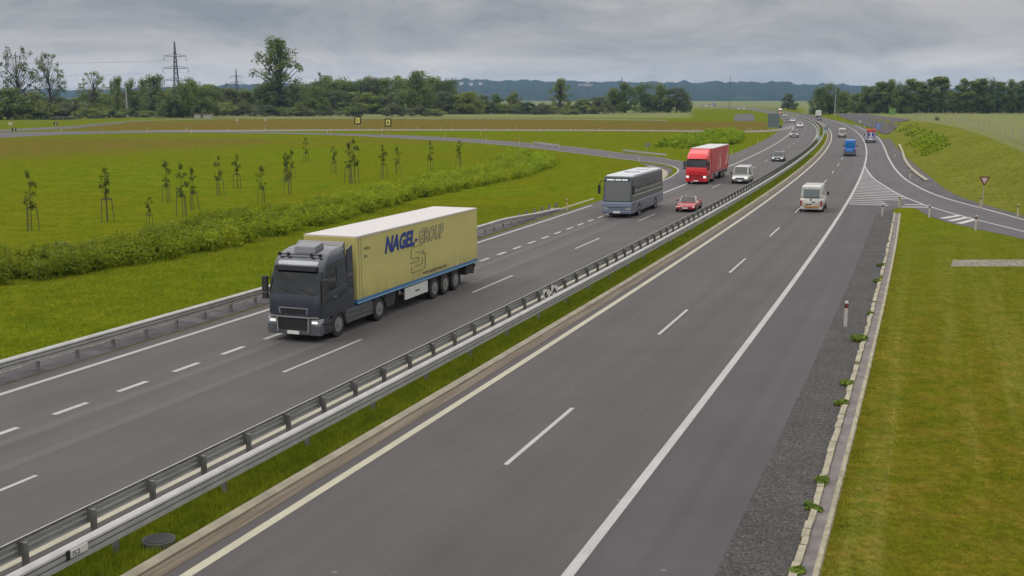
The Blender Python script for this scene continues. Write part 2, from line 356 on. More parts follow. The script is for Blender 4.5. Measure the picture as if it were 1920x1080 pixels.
def foliage(name, lo, hi, scale=.35, trans=.38):
    a = NT(name); tcn = a.n('ShaderNodeTexCoord').outputs['Object']; oi = a.n('ShaderNodeObjectInfo').outputs['Random']
    f = a.noise(tcn, scale, 4, .65); f2 = a.noise(tcn, scale * 9, 3, .7)
    c = a.ramp(f, [(.3, lo), (.7, hi)]); c = a.mix(1.0, c, a.ramp(f2, [(.3, (.62, .62, .62)), (.7, (1.35, 1.35, 1.3))]), 'MULTIPLY')
    c = a.mix(1.0, c, a.ramp(oi, [(0, (.78, .84, .9)), (1, (1.2, 1.12, .95))]), 'MULTIPLY')
    a.l(c, a.p.inputs['Base Color']); a.p.inputs['Roughness'].default_value = .75; a.p.inputs['Specular IOR Level'].default_value = .2
    tr = a.n('ShaderNodeBsdfTranslucent'); a.l(c, tr.inputs[0]); ms = a.n('ShaderNodeMixShader'); ms.inputs[0].default_value = trans
    o = a.t.nodes['Material Output']; a.l(a.p.outputs[0], ms.inputs[1]); a.l(tr.outputs[0], ms.inputs[2]); a.l(ms.outputs[0], o.inputs[0]); return a.m
M_LEAF = foliage('leaf_dark', (.085, .130, .048), (.205, .255, .082)); M_LEAFM = foliage('leaf_mid', (.105, .150, .038), (.235, .280, .072))
M_LEAFG = foliage('leaf_grey', (.075, .095, .046), (.165, .190, .095)); M_LEAFB = foliage('leaf_bright', (.135, .225, .006), (.32, .42, .016), .35, .5)
M_LEAFY = foliage('leaf_young', (.036, .062, .010), (.085, .115, .02), .8); M_WEED = foliage('leaf_weed', (.08, .14, .018), (.18, .25, .04), 1.5)
M_BLADE = foliage('grass_blade', (.14, .185, .008), (.25, .28, .016), .5, .45); M_BLADED = foliage('grass_blade_mown', (.15, .165, .010), (.27, .25, .03), .35, .45)

# ------------------------------------------------------------------ ground, hills, haze
def land_use(px, py):
    """real differences of plant cover, by area seen in the photograph -> (dry, crop, bank)"""
    def soft(v, a, b): return float(min(max((v - a) / (b - a), 0), 1))
    dry = crop = bank = 0.
    if px < 1440 and 216 < py < 244:
        top = np.interp(px, [0, 130, 230, 460, 900, 1250, 1440], [246, 240, 229, 224, 223, 227, 228])
        dry = soft(py, top - .5, top + 1.5) * (1 - soft(py, 243, 245))
    if px < 500 and 248 < py < 310:
        dry = max(dry, .8 * soft(py, 256, 262) * (1 - soft(py, np.interp(px, [0, 250, 500], [290, 276, 262]), np.interp(px, [0, 250, 500], [305, 292, 276]))))
    if px < 980 and 262 < py < 274 and px >= 480: dry = max(dry, .45 * (1 - soft(py, 264, 274)))
    if px > 1300 and px < 1530: crop = 1 - soft(py, 200, 206)
    elif px <= 1300: crop = 1 - soft(py, 219, 223)
    if px > 1500:
        edge = np.interp(px, [1560, 1660, 1700, 1750, 1800, 1850, 1925, 2100], [213, 222, 226, 230, 240, 256, 288, 350])
        crop = 1 - soft(py, edge - 1, edge + 3)
        if px > 1640 and py < 470: bank = (1 - crop) * (1 - soft(py, np.interp(px, [1640, 1760, 1925, 2100], [300, 372, 420, 470]), np.interp(px, [1640, 1760, 1925, 2100], [320, 392, 440, 490])))
    return dry, crop, bank
def make_ground():
    ang = np.unique(np.concatenate([np.arange(-180, -34, 6.), np.arange(-34, 15, .42), np.arange(15, 27, .12), np.arange(27, 34.01, .42), np.arange(34, 180, 6.)]))
    rad = np.concatenate([[2.], np.geomspace(6, 120, 90)[:-1], np.geomspace(120, 760, 240)[:-1], np.geomspace(760, 7600, 80)])
    A, Q = np.meshgrid(np.radians(ang), rad); X = Q * np.sin(A); Y = Q * np.cos(A)
    Z = Hf(X.ravel(), Y.ravel()); v = np.stack([X.ravel(), Y.ravel(), Z], 1)
    na, nr = len(ang), len(rad); f = []
    for i in range(nr - 1):
        for j in range(na):
            k = (j + 1) % na; f.append((i * na + j, i * na + k, (i + 1) * na + k, (i + 1) * na + j))
    f.append(tuple(range(na))[::-1])
    me = bpy.data.meshes.new('ground'); me.from_pydata(v.tolist(), [], f); me.materials.append(M_GRASS)
    ca = me.color_attributes.new('land', 'FLOAT_COLOR', 'POINT'); cols = np.zeros((len(v), 4)); cols[:, 3] = 1
    for i, (x, y, z) in enumerate(v):
        if y > 20 and abs(x) < y * .75:
            px, py = proj(x, y, z); cols[i, :3] = land_use(px, py)
        elif y > 0: cols[i, 1] = 1 if y > 500 else 0
    ca.data.foreach_set('color', cols.ravel()); me.polygons.foreach_set('use_smooth', [True] * len(me.polygons))
    return tag(link(bpy.data.objects.new('ground', me)), kind='structure')
make_ground()

def hills():
    az = np.radians(np.arange(-40, 40, .09)); nA = len(az)
    px = 960 + F * np.tan(az)
    ridge = np.interp(px, [-600, 0, 130, 200, 600, 860, 1000, 1180, 1420, 1500, 1640, 1800, 2000, 2600], [176, 172, 170, 171, 158, 151.5, 154, 157, 158, 161, 164, 168, 170, 172])
    prof = [(4300, 0), (4500, .12), (4800, .35), (5200, .6), (5600, .82), (6000, 1.0), (6400, .9), (7000, .4)]
    v = []; f = []
    nz = RNG.normal(size=nA); nz = np.convolve(nz, np.ones(15) / 15, 'same'); rough = RNG.random(nA); rs2 = np.convolve(RNG.random(nA) ** 3, np.ones(4) / 2, 'same')
    for k, (D, fr) in enumerate(prof):
        for i in range(nA):
            top = H0 + (YH - ridge[i]) / F * 6000 + nz[i] * 6
            w = 1 + .05 * math.sin(i * .05 + k * 1.3) + .03 * math.sin(i * .21 + k)
            tree = (rs2[i]) * 10 + RNG.random() * 4 if 0 < fr else 0
            v.append((D * math.tan(az[i]), D * (1 + .03 * math.sin(i * .02)), -1 + (top + 1) * fr * (w if fr < 1 else 1) + tree * (1 if fr > 0 else 0)))
    for k in range(len(prof) - 1):
        for i in range(nA - 1): a = k * nA + i; f.append((a, a + 1, a + nA + 1, a + nA))
    me = bpy.data.meshes.new('hills'); me.from_pydata(v, [], f)
    h = NT('hill_forest'); P = h.geo(); nzf = h.noise(P, .004, 6, .65); 
    c = h.ramp(nzf, [(.30, (.010, .020, .014)), (.60, (.020, .034, .020)), (.68, (.07, .09, .04)), (.75, (.03, .045, .02))]); h.l(c, h.p.inputs['Base Color']); h.p.inputs['Roughness'].default_value = 1
    h.p.inputs['Specular IOR Level'].default_value = .05
    me.materials.append(h.m); return tag(link(bpy.data.objects.new('hills', me)), kind='structure')
hills()

hz = MB(); hz.box(-8200, 8200, -7900, 8200, -1.5, 190)
hzo = hz.build('haze', [bpy.data.materials.new('haze_air')]); hm = hzo.data.materials[0]; hm.use_nodes = True; ht = hm.node_tree; ht.nodes.clear()
ho = ht.nodes.new('ShaderNodeOutputMaterial'); hv = ht.nodes.new('ShaderNodeVolumePrincipled'); ht.links.new(hv.outputs[0], ho.inputs['Volume'])
hv.inputs['Color'].default_value = (.36, .60, .95, 1); hv.inputs['Density'].default_value = .000068; hv.inputs['Anisotropy'].default_value = .2
tag(hzo, kind='stuff')
sc.cycles.volume_bounces = 0

# ------------------------------------------------------------------ roads
def strip(name, pa, pb, z, m, parent=None, uvs=None, drape=False, cross=1, kind='structure'):
    """sheet between two polylines of equal length"""
    v = []; f = []; n = len(pa); uv = []
    for i in range(n):
        for k in range(cross + 1):
            w = k / cross; x = pa[i][0] * (1 - w) + pb[i][0] * w; y = pa[i][1] * (1 - w) + pb[i][1] * w
            v.append((x, y, z))
            uv.append((uvs[i][0] * (1 - w) + uvs[i][1] * w, uvs[i][2]) if uvs else (w * 6, i * 5.))
    if drape:
        hh = Hf([q[0] for q in v], [q[1] for q in v]); v = [(q[0], q[1], q[2] + h_) for q, h_ in zip(v, hh)]
    c1 = cross + 1
    for i in range(n - 1):
        for k in range(cross): a = i * c1 + k; f.append((a, a + 1, a + c1 + 1, a + c1))
    me = bpy.data.meshes.new(name); me.from_pydata(v, [], f); me.materials.append(m)
    u = me.uv_layers.new(name='UVMap'); 
    idx = np.zeros(len(me.loops), int); me.loops.foreach_get('vertex_index', idx); u.data.foreach_set('uv', np.array(uv)[idx].ravel())
    o = link(bpy.data.objects.new(name, me), parent); o['_n'] = 0; del o['_n']
    if parent is None: o['kind'] = kind
    else: CH.setdefault(parent.name, []).append(o)
    return o
def srange(s0, s1):
    out = [s0]; s = s0
    while s < s1 - 1e-6:
        s = min(s1, s + (2. if s < 150 else 4. if s < 500 else 10.)); out.append(s)
    return out
def road(name, s0, s1, ta, tb, z, m, cross=1):
    S = srange(s0, s1); fa = ta if callable(ta) else (lambda s: ta); fb = tb if callable(tb) else (lambda s: tb)
    return strip(name, [rd(s, fa(s)) for s in S], [rd(s, fb(s)) for s in S], z, m, uvs=[(fa(s), fb(s), s) for s in S], cross=cross)
def ip(*kv): 
    xs, ys = zip(*kv); return lambda s: float(np.interp(s, xs, ys))
def pxroad(name, A, B, z, m, n=60, cross=1, drape=False):
    pa = pline([gnd(*p) for p in smooth(A)], n); pb = pline([gnd(*p) for p in smooth(B)], n)
    return strip(name, pa, pb, z, m, cross=cross, drape=drape)
def smooth(pts, k=6):
    p = [np.array(q, float) for q in pts]; out = []
    for i in range(len(p) - 1):
        a, b, c, d = p[max(i - 1, 0)], p[i], p[i + 1], p[min(i + 2, len(p) - 1)]
        for j in range(k):
            t = j / k; out.append(tuple(.5 * ((2 * b) + (-a + c) * t + (2 * a - 5 * b + 4 * c - d) * t * t + (-a + 3 * b - 3 * c + d) * t ** 3)))
    out.append(tuple(p[-1])); return out
def pxline(name, pts, w, z, m, n=90):
    p = pline([gnd(*q) for q in smooth(pts)], n); d = np.gradient(p, axis=0); d /= np.linalg.norm(d, axis=1)[:, None]; nrm = np.stack([-d[:, 1], d[:, 0]], 1)
    return strip(name, p + nrm * w / 2, p - nrm * w / 2, z, m)
def poly(name, pts, z, m, parent=None, kind='structure'):
    bm = bmesh.new(); vs = [bm.verts.new((x, y, z)) for x, y in pts]; bm.faces.new(vs); bmesh.ops.triangulate(bm, faces=bm.faces)
    bmesh.ops.recalc_face_normals(bm, faces=bm.faces)
    me = bpy.data.meshes.new(name); bm.to_mesh(me); bm.free()
    if len(me.polygons) and me.polygons[0].normal.z < 0: me.flip_normals()
    me.materials.append(m); o = link(bpy.data.objects.new(name, me), parent)
    if parent is None and kind: o['kind'] = kind
    return o
SA = -8   # where the motorway starts (beside the camera)
ZA, ZL, ZB = .012, .018, .006
GRASS_L = ip((SA, -15.15), (2200, -15.15))
road('motorway_carriageway', SA, 1900, -14.6, ip((SA, -3.85), (75, -3.9), (100, -3.85), (106, -2.2), (110, .4), (150, -1.9), (190, -3.1), (420, -4.1), (600, -5.6), (2200, -5.6)), ZA, M_ASPH, cross=3)
road('motorway_carriageway', SA, 1900, ip((SA, -30.0), (100, -29.5), (118, -29.6), (135, -29.8), (250, -29.4), (420, -29.6), (600, -27.6), (2200, -27.6)), -17.55, ZA, M_ASPHL, cross=3)
# gutter beside the median
road('drainage_gutter', SA, 700, -15.05, -14.6, .02, M_GUT)
gk = MB()
def sweep(mb, s0, s1, prof, m=0, step=None, tf=None, zf=None, caps=True):
    """extrude a (t,z) profile along the road"""
    S = srange(s0, s1) if not step else list(np.arange(s0, s1 + 1e-6, step)); n = len(prof); b = len(mb.v)
    for s in S:
        for (t, z) in prof:
            x, y, a = rd(s, t + (tf(s) if tf else 0)); mb.v.append((x, y, z + (zf(s) if zf else 0)))
    for i in range(len(S) - 1):
        for k in range(n - 1):
            a = b + i * n + k; mb.f.append((a, a + 1, a + n + 1, a + n)); mb.m.append(m)
    return mb
sweep(gk, SA, 700, [(-15.30, 0), (-15.30, .10), (-15.18, .115), (-15.05, .06), (-15.05, 0)])
o = gk.build('kerb', M_CONC); tag(o, kind='structure')
# gravel verges
road('gravel_verge', SA, 104, -3.93, -2.42, .009, M_GRAVEL)
road('gravel_verge', SA, 96, -31.3, -29.9, .008, M_SLATE)
road('gravel_verge', SA, 96, -31.9, -31.2, .006, M_GRAVELL)
# concrete channel at the right verge
ch = MB(); sweep(ch, SA, 101, [(-2.24, .03), (-2.16, .022), (-2.05, .022), (-1.97, .045)], m=1); sweep(ch, SA, 101, [(-1.97, .045), (-1.93, .075), (-1.85, .075), (-1.82, 0)], m=0)
rb = random.Random(5); s_ = SA
while s_ < 101:
    ln = rb.choice((.5, .5, 1.0)); dt = rb.uniform(-.035, .03); dz = rb.uniform(-.012, .012)
    if rb.random() > .05:
        pts = [rd(s_ + .012, -2.41 + dt), rd(s_ + ln - .012, -2.41 + dt + rb.uniform(-.01, .01)), rd(s_ + ln - .012, -2.25 + dt * .4), rd(s_ + .012, -2.25 + dt * .4)]; b = len(ch.v)
        for z in (0, .085 + dz):
            for q in pts: ch.v.append((q[0], q[1], z))
        for f in ((4, 5, 6, 7), (0, 1, 5, 4), (1, 2, 6, 5), (2, 3, 7, 6), (3, 0, 4, 7)): ch.f.append(tuple(b + i for i in f)); ch.m.append(0)
    s_ += ln
tag(ch.build('concrete_channel', [M_KERB, M_CHAN]), kind='structure')

# carriageway edge lines and dashes
def mark(s0, s1, ta, tb, m=M_LINE): road('road_marking', s0, s1, ta, tb, ZL, m)
mark(SA, 1200, -14.28, -14.03, M_LINEY); mark(SA, 700, -6.86, -6.61); mark(SA, 1200, -18.12, -17.90, M_LINEY)
mark(SA, 99.5, -29.08, -28.84); mark(114, 395, -25.62, -25.38)
def dashes(name, items, m=M_LINE):
    v = []; f = []
    for (s, ln, t, w) in items:
        b = len(v)
        for q in (s, s + ln):
            for tt in (t - w / 2, t + w / 2): x, y, a = rd(q, tt); v.append((x, y, ZL))
        f.append((b, b + 1, b + 3, b + 2))
    me = bpy.data.meshes.new(name); me.from_pydata(v, [], f); me.materials.append(m); tag(link(bpy.data.objects.new(name, me)), kind='structure')
dashes('lane_dashes', [(26.94 + 18 * i, 6, -10.5, .135) for i in range(-1, 45)] + [(33.75 + 18 * i, 6, -21.75, .135) for i in range(-2, 45)])
dashes('lane_dashes', [(26.45 + 2.98 * i, 1.5, -25.52, .22) for i in range(-5, 30)])
# worn tyre bands, left carriageway
for t in (-24.75, -23.0): road('worn_track', SA, 130, t - .22, t + .22, .0145, M_PALE)
# slip road joining at the right
IN = [(1620.6, 311), (1635, 332), (1654, 346), (1686, 365), (1723, 380.5), (1743, 387.6), (1784, 399.8), (1825, 411), (1920, 434.5), (2060, 470)]
OUT = [(1598, 234.5), (1622, 244), (1644.4, 257), (1655.6, 272), (1664.8, 294), (1677.8, 316.3), (1696, 335), (1715, 347), (1743, 361), (1784, 375.4), (1845, 391.7), (1920, 412.5), (2060, 452)]
OUT2 = [(1604, 232.5), (1628, 243), (1649, 256), (1660, 271), (1669, 293), (1682, 315), (1700, 333.5), (1719, 345), (1747, 359), (1788, 373), (1849, 389), (1924, 409.5), (2064, 448)]
INB = [(1600, 300), (1606, 345), (1650, 384), (1690, 388), (1719, 391.7), (1735, 402), (1774, 416), (1820, 427), (1920, 449), (2060, 483)]
pxroad('slip_road', INB, OUT2, .016, M_RAMP, n=90, cross=3)
pxline('road_marking', IN, .22, .021, M_LINE); pxline('road_marking', OUT[4:], .25, .021, M_LINE)
pxline('road_marking', [(1577, 229)] + OUT[:5], .25, .0215, M_LINE)
# hatching in the gore: stripes between main line and slip road line
hp = []
def lerp(a, b, w): return (a[0] + (b[0] - a[0]) * w, a[1] + (b[1] - a[1]) * w)
g1 = pline([gnd(*p) for p in [(1619.5, 318), (1612, 335), (1603, 355), (1597, 368), (1592, 382)]], 27); g2 = pline([gnd(*p) for p in [(1624, 318), (1636, 336), (1655, 349), (1690, 368), (1742, 388)]], 27)
hv_, hf_ = [], []
for i in range(1, 27):
    a = g1[i]; b = g2[i]
    if i > 22: 
        tx = gnd(1646, 386) if i < 24 else gnd(1640, 386); b = lerp(a, b, .5 if i > 23 else .78)
    d = (g1[i] - g1[i - 1]); d = d / np.linalg.norm(d) * .52; k = len(hv_)
    hv_ += [(a[0], a[1], .0222), (a[0] + d[0], a[1] + d[1], .0222), (b[0] + d[0], b[1] + d[1], .0222), (b[0], b[1], .0222)]; hf_.append((k, k + 1, k + 2, k + 3))
for A_, B_ in (((1766, 410), (1800, 404)), ((1782, 414.5), (1815, 407.5)), ((1798, 419.5), (1828, 411.5)), ((1690, 388.5), (1750, 389)), ((1696, 384), (1735, 384.5))):
    a = np.array(gnd(*A_)); b = np.array(gnd(*B_)); d = b - a; n_ = np.array([-d[1], d[0]]) / np.linalg.norm(d) * .28; k = len(hv_)
    hv_ += [(*(a - n_), .0222), (*(b - n_), .0222), (*(b + n_), .0222), (*(a + n_), .0222)]; hf_.append((k, k + 1, k + 2, k + 3))
me = bpy.data.meshes.new('gore_hatching'); me.from_pydata(hv_, [], hf_); me.materials.append(paint_line('fresh_paint', (.40, .39, .385))); tag(link(bpy.data.objects.new('gore_hatching', me)), kind='structure')
# gravel and concrete beside the slip road
pxroad('gravel_verge', [(1655, 262), (1663, 275), (1670, 294), (1683, 316), (1701, 334), (1720, 345.5), (1748, 359.5), (1789, 373.5), (1850, 389.6), (1925, 410)], [(1668, 260), (1680, 275), (1694, 290), (1712, 306), (1732, 322), (1750, 337), (1768, 352), (1798, 368), (1854, 386.5), (1928, 407.5)], .03, M_SLATE, drape=True)
pxroad('crushed_slate_slope', [(1568, 217), (1590, 224), (1612, 232), (1640, 243), (1658, 252), (1676, 247), (1700, 238)], [(1572, 215.5), (1592, 214.5), (1620, 216), (1650, 224), (1672, 228), (1690, 230.5), (1708, 233)], .13, M_SLATEP, drape=True, cross=8)
pxroad('stone_channel', [(1684, 272), (1690, 285), (1694, 300), (1703, 314), (1716, 327), (1735, 341)], [(1688, 271), (1694, 285), (1699, 300), (1708, 313), (1721, 325), (1741, 339)], .16, M_KERB, n=40, drape=True)
# left: slip road and far roads
A_lo = [(-60, 262), (0, 258.5), (130, 252.5), (300, 249), (480, 250), (640, 254), (760, 260), (881, 267), (995, 277.5), (1072, 286.5), (1142, 295.5), (1197, 302), (1223, 305), (1241, 308), (1256, 311), (1266, 315), (1271, 318), (1271.5, 321.5), (1266, 327), (1256, 333.5), (1238, 342), (1190, 358)]
A_up = [(-60, 252), (0, 249), (130, 246.5), (300, 246), (480, 247.5), (640, 250.5), (760, 254), (881, 260), (1000, 269), (1080, 276), (1160, 286), (1204, 291), (1248, 297), (1256, 299), (1290, 303.5), (1330, 308), (1350, 312), (1345, 318), (1330, 326), (1310, 338), (1285, 350), (1230, 372)]
pxroad('slip_road', A_lo, A_up, .0155, M_RAMP, n=160, cross=2)
pxline('road_marking', [(p[0], p[1] - .7) for p in A_lo[5:-1]], .22, .0205, M_LINE, n=160); pxline('road_marking', [(p[0], p[1] + .5) for p in A_up[5:16]], .16, .0205, M_LINE)
pxroad('slip_road', [(1492, 238), (1478, 243), (1440, 247), (1377, 248.5), (1250, 246.5), (1100, 245.6), (840, 244.8), (640, 245), (450, 246.5), (300, 247.5), (200, 248.5)], [(1486, 233), (1466, 240), (1440, 243.5), (1377, 245.4), (1250, 244), (1100, 243.2), (840, 242.4), (640, 242.6), (450, 243.6), (300, 244.6), (200, 246)], .0145, M_PINK, n=140, cross=1)
pxroad('country_road', [(-60, 250), (0, 247.5), (60, 244.5), (130, 241.5), (230, 231)], [(-60, 247), (0, 244.6), (60, 241.5), (130, 238.5), (230, 229.6)], .0135, M_RAMP, n=40)
# dark verge inside the tight bend
pxroad('gravel_verge', [(1196, 304), (1222, 307.5), (1240, 310.5), (1254, 314), (1262, 319), (1258, 325), (1246, 333), (1232, 340)], [(1196, 303), (1210, 310), (1228, 317), (1242, 321), (1246, 325), (1244, 329), (1238, 335), (1231, 340)], .010, M_SLATE, n=40)
pxline('stone_channel', [(1212, 311.5), (1228, 314), (1241, 319), (1246, 324), (1243, 331), (1236, 338)], .9, .03, M_KERB)
# gravel path strip at the right
pa = [gnd(1786, 487.5), gnd(2080, 486)]; pb = [gnd(1783, 500), gnd(2080, 500)]
strip('gravel_path', pline(pa, 20), pline(pb, 20), .012, M_PATH)
pxroad('gravel_yard', [(1376, 226.5), (1396, 227.2), (1416, 226.5)], [(1378, 214.5), (1396, 213.6), (1412, 214)], .02, M_SLATE, n=12)

# ------------------------------------------------------------------ guardrails (steel barriers)
W = [(.0, .0), (.092, .012), (.10, .088), (.02, .094), (.02, .122), (.092, .128), (.10, .196), (.02, .202), (.02, .230), (.10, .236), (.088, .268), (.02, .305), (-.02, .31)]
BS = 1.32
def beam(t, face, s0, s1, ztop=.80, tf=None, zf=None, step=None):
    m_ = MB(); pr = [(t + face * a * 1.15, ztop - .31 * BS + b * BS) for a, b in W]
    pr = pr + [(a - face * .006, b_) for a, b_ in pr[::-1]] + [pr[0]]
    sweep(m_, s0, s1, pr, tf=tf, zf=zf, step=step); return m_
def post_mb(m_, s, t, z1=.72, w=.07, d=.11, tf=None, z0=-.05):
    x, y, a = rd(s, t + (tf(s) if tf else 0)); ca, sa = math.cos(a), math.sin(a); b = len(m_.v)
    for z in (z0, z1):
        for i, j in ((-1, -1), (1, -1), (1, 1), (-1, 1)):
            u, v = i * d / 2, j * w / 2; m_.v.append((x + u * ca + v * sa, y - u * sa + v * ca, z))
    for f in ((0, 3, 2, 1), (4, 5, 6, 7), (0, 1, 5, 4), (1, 2, 6, 5), (2, 3, 7, 6), (3, 0, 4, 7)): m_.f.append(tuple(b + i for i in f)); m_.m.append(0)
def barrier(label, t, face, s0, s1, spacing, ph=0, maxind=98, tf=None, zf=None, seg=8, group='steel safety barriers along the motorway'):
    r = thing('safety_barrier', label, 'guardrail', group=group)
    beam(t, face, s0, s1, tf=tf, zf=zf).build('rail', M_STEEL, r)
    S = list(np.arange(s0 + ph, s1, spacing)); near = S[:maxind]; far = S[maxind:]
    for s in near:
        m_ = MB(); post_mb(m_, s, t - face * .12, tf=tf, z1=.72, d=.14); post_mb(m_, s, t - face * .03, z1=.74, w=.12, d=.06, z0=.45, tf=tf)
        m_.build('post', M_STEELD, r)
    if far:
        m_ = MB(); [post_mb(m_, s, t - face * .13, tf=tf) for s in far]; tag(m_.build('post', M_STEELD, r), kind='stuff')
    return r
barrier('ribbed steel median barrier nearer the right carriageway', -16.22, 1, SA, 640, 4.0, ph=2.4)
barrier('steel median barrier beside the left carriageway with the yellow truck', -17.42, -1, SA, 640, 2.03, ph=.45)
flare = ip((0, 0), (76, 0), (86, -.30), (95, -.25)); dip = ip((0, 0), (79, 0), (88, -.42), (95, -.60))
barrier('steel barrier along the far left edge of the motorway, curving down at its far end', -30.2, 1, SA, 94, 2.02, ph=.5, tf=flare, zf=dip)

ek = MB(); sweep(ek, 94, 106, [(-30.70, 0), (-30.70, .07), (-30.50, .07), (-30.46, 0)]); tag(ek.build('kerb', M_KERB), kind='structure')
def pxrail(label, pts, n=60, z=.72, posts=24, group='steel safety barriers beside the slip roads'):
    r = thing('safety_barrier', label, 'guardrail', group=group); p = pline([gnd(*q) for q in smooth(pts)], n)
    m_ = MB(); b = 0
    for q in p:
        for dz in (z - .31, z): m_.v.append((q[0], q[1], dz))
    for i in range(n - 1): m_.f.append((2 * i, 2 * i + 2, 2 * i + 3, 2 * i + 1)); m_.m.append(0)
    for q in p:
        for dz in (z - .31, z): m_.v.append((q[0], q[1] + .08, dz))
    for i in range(n - 1): m_.f.append((2 * n + 2 * i, 2 * n + 2 * i + 1, 2 * n + 2 * i + 3, 2 * n + 2 * i + 2)); m_.m.append(0); m_.f.append((2 * i + 1, 2 * i + 3, 2 * n + 2 * i + 3, 2 * n + 2 * i + 1)); m_.m.append(0)
    m_.build('rail', M_STEEL, r)
    for i in np.linspace(1, n - 2, posts).astype(int):
        q = p[i]; k = MB(); k.box(q[0] - .05, q[0] + .05, q[1] + .1, q[1] + .2, -.02, z - .05); k.build('post', M_STEELD, r)
    return r
pxrail('long thin steel barrier along the far country road', [(-60, 251), (0, 247.5), (60, 244.3), (130, 240), (230, 231), (330, 226.6), (460, 224.4), (640, 224), (900, 225), (1080, 226), (1250, 228)], 90, posts=60)
pxrail('short steel barrier piece on the slip road right of the shrub belt', [(1000, 271.5), (1012, 273), (1028, 275), (1046, 277)], 12, posts=5)
pxrail('short steel barrier piece on the left slip road just left of the red truck', [(1168, 287), (1190, 290), (1220, 293.5), (1250, 296.5)], 14, posts=7)

# grass plants of the median (uncountable)
def blades(name, area, n, h, w, m, lean=.35, zf=None, kindlab=None):
    v = np.zeros((n * 3, 3)); pts = area(n)
    mhx, mhy = gnd(298, 1020); pts[(pts[:, 0] - mhx) ** 2 + (pts[:, 1] - mhy) ** 2 < .38 ** 2, 2] = -.6
    ang = RNG.random(n) * 2 * np.pi; hh = h * (.5 + RNG.random(n)); ww = w * (.6 + .8 * RNG.random(n)); la = RNG.random(n) * 2 * np.pi; ll = hh * lean * RNG.random(n)
    v[0::3] = np.stack([pts[:, 0] - np.cos(ang) * ww, pts[:, 1] - np.sin(ang) * ww, pts[:, 2]], 1)
    v[1::3] = np.stack([pts[:, 0] + np.cos(ang) * ww, pts[:, 1] + np.sin(ang) * ww, pts[:, 2]], 1)
    v[2::3] = np.stack([pts[:, 0] + np.cos(la) * ll, pts[:, 1] + np.sin(la) * ll, pts[:, 2] + hh], 1)
    me = bpy.data.meshes.new(name); me.vertices.add(n * 3); me.vertices.foreach_set('co', v.ravel()); me.loops.add(n * 3); me.loops.foreach_set('vertex_index', np.arange(n * 3))
    me.polygons.add(n); me.polygons.foreach_set('loop_start', np.arange(n) * 3); me.polygons.foreach_set('loop_total', np.full(n, 3)); me.update(); me.validate()
    me.materials.append(m); return tag(link(bpy.data.objects.new(name, me)), kind='stuff')
def road_area(s0, s1, ta, tb, pw=1.0):
    def f(n):
        s = s0 + (s1 - s0) * RNG.random(n) ** pw; t = ta + (tb - ta) * RNG.random(n)
        x = np.interp(s, RS, RX); y = np.interp(s, RS, RY); a = np.interp(s, RS, RH); d = t - T0
        return np.stack([x + d * np.cos(a), y - d * np.sin(a), np.zeros(n)], 1)
    return f
blades('median_grass', road_area(8, 75, -17.3, -15.33, 1.35), 60000, .17, .014, M_BLADE)
blades('median_grass', road_area(75, 200, -17.2, -15.4, 1.2), 12000, .2, .03, M_BLADE)
blades('verge_grass', road_area(15, 85, -1.75, 15, 1.6), 110000, .055, .016, M_BLADED, .6)
blades('verge_grass', road_area(15, 75, -1.95, -1.5, 1.3), 5000, .10, .014, M_BLADED, .6)
blades('meadow_grass', road_area(20, 95, -46, -31.5, 1.2), 60000, .10, .022, M_BLADE, .5)

# ------------------------------------------------------------------ vegetation
def leaf_cloud(centres, radii, per, size, flat=1.0, rng=RNG):
    """many small leaf clumps scattered through lobes"""
    V = []; 
    for (c, r, n) in zip(centres, radii, per):
        d = rng.normal(size=(n, 3)); d /= np.linalg.norm(d, axis=1)[:, None]; rr = r * rng.random((n, 1)) ** .45
        p = np.array(c) + d * rr * np.array([1, 1, flat]); s = size * (.6 + .8 * rng.random((n, 1)))
        nn = d * .8 + np.array([0, 0, .45]) + rng.normal(size=(n, 3)) * .42; a = np.cross(nn, rng.normal(size=(n, 3))); a /= np.linalg.norm(a, axis=1)[:, None]; b = np.cross(a, nn); b /= np.linalg.norm(b, axis=1)[:, None]
        V.append(np.stack([p - a * s, p - b * s * .6, p + a * s, p + b * s * .6], 1))
    return np.concatenate(V).reshape(-1, 3)
def leaf_mesh(name, V, m):
    n = len(V) // 4; me = bpy.data.meshes.new(name); me.vertices.add(len(V)); me.vertices.foreach_set('co', V.ravel())
    me.loops.add(n * 4); me.loops.foreach_set('vertex_index', np.arange(n * 4)); me.polygons.add(n)
    me.polygons.foreach_set('loop_start', np.arange(n) * 4); me.polygons.foreach_set('loop_total', np.full(n, 4)); me.update(); me.validate(); me.materials.append(m); return me
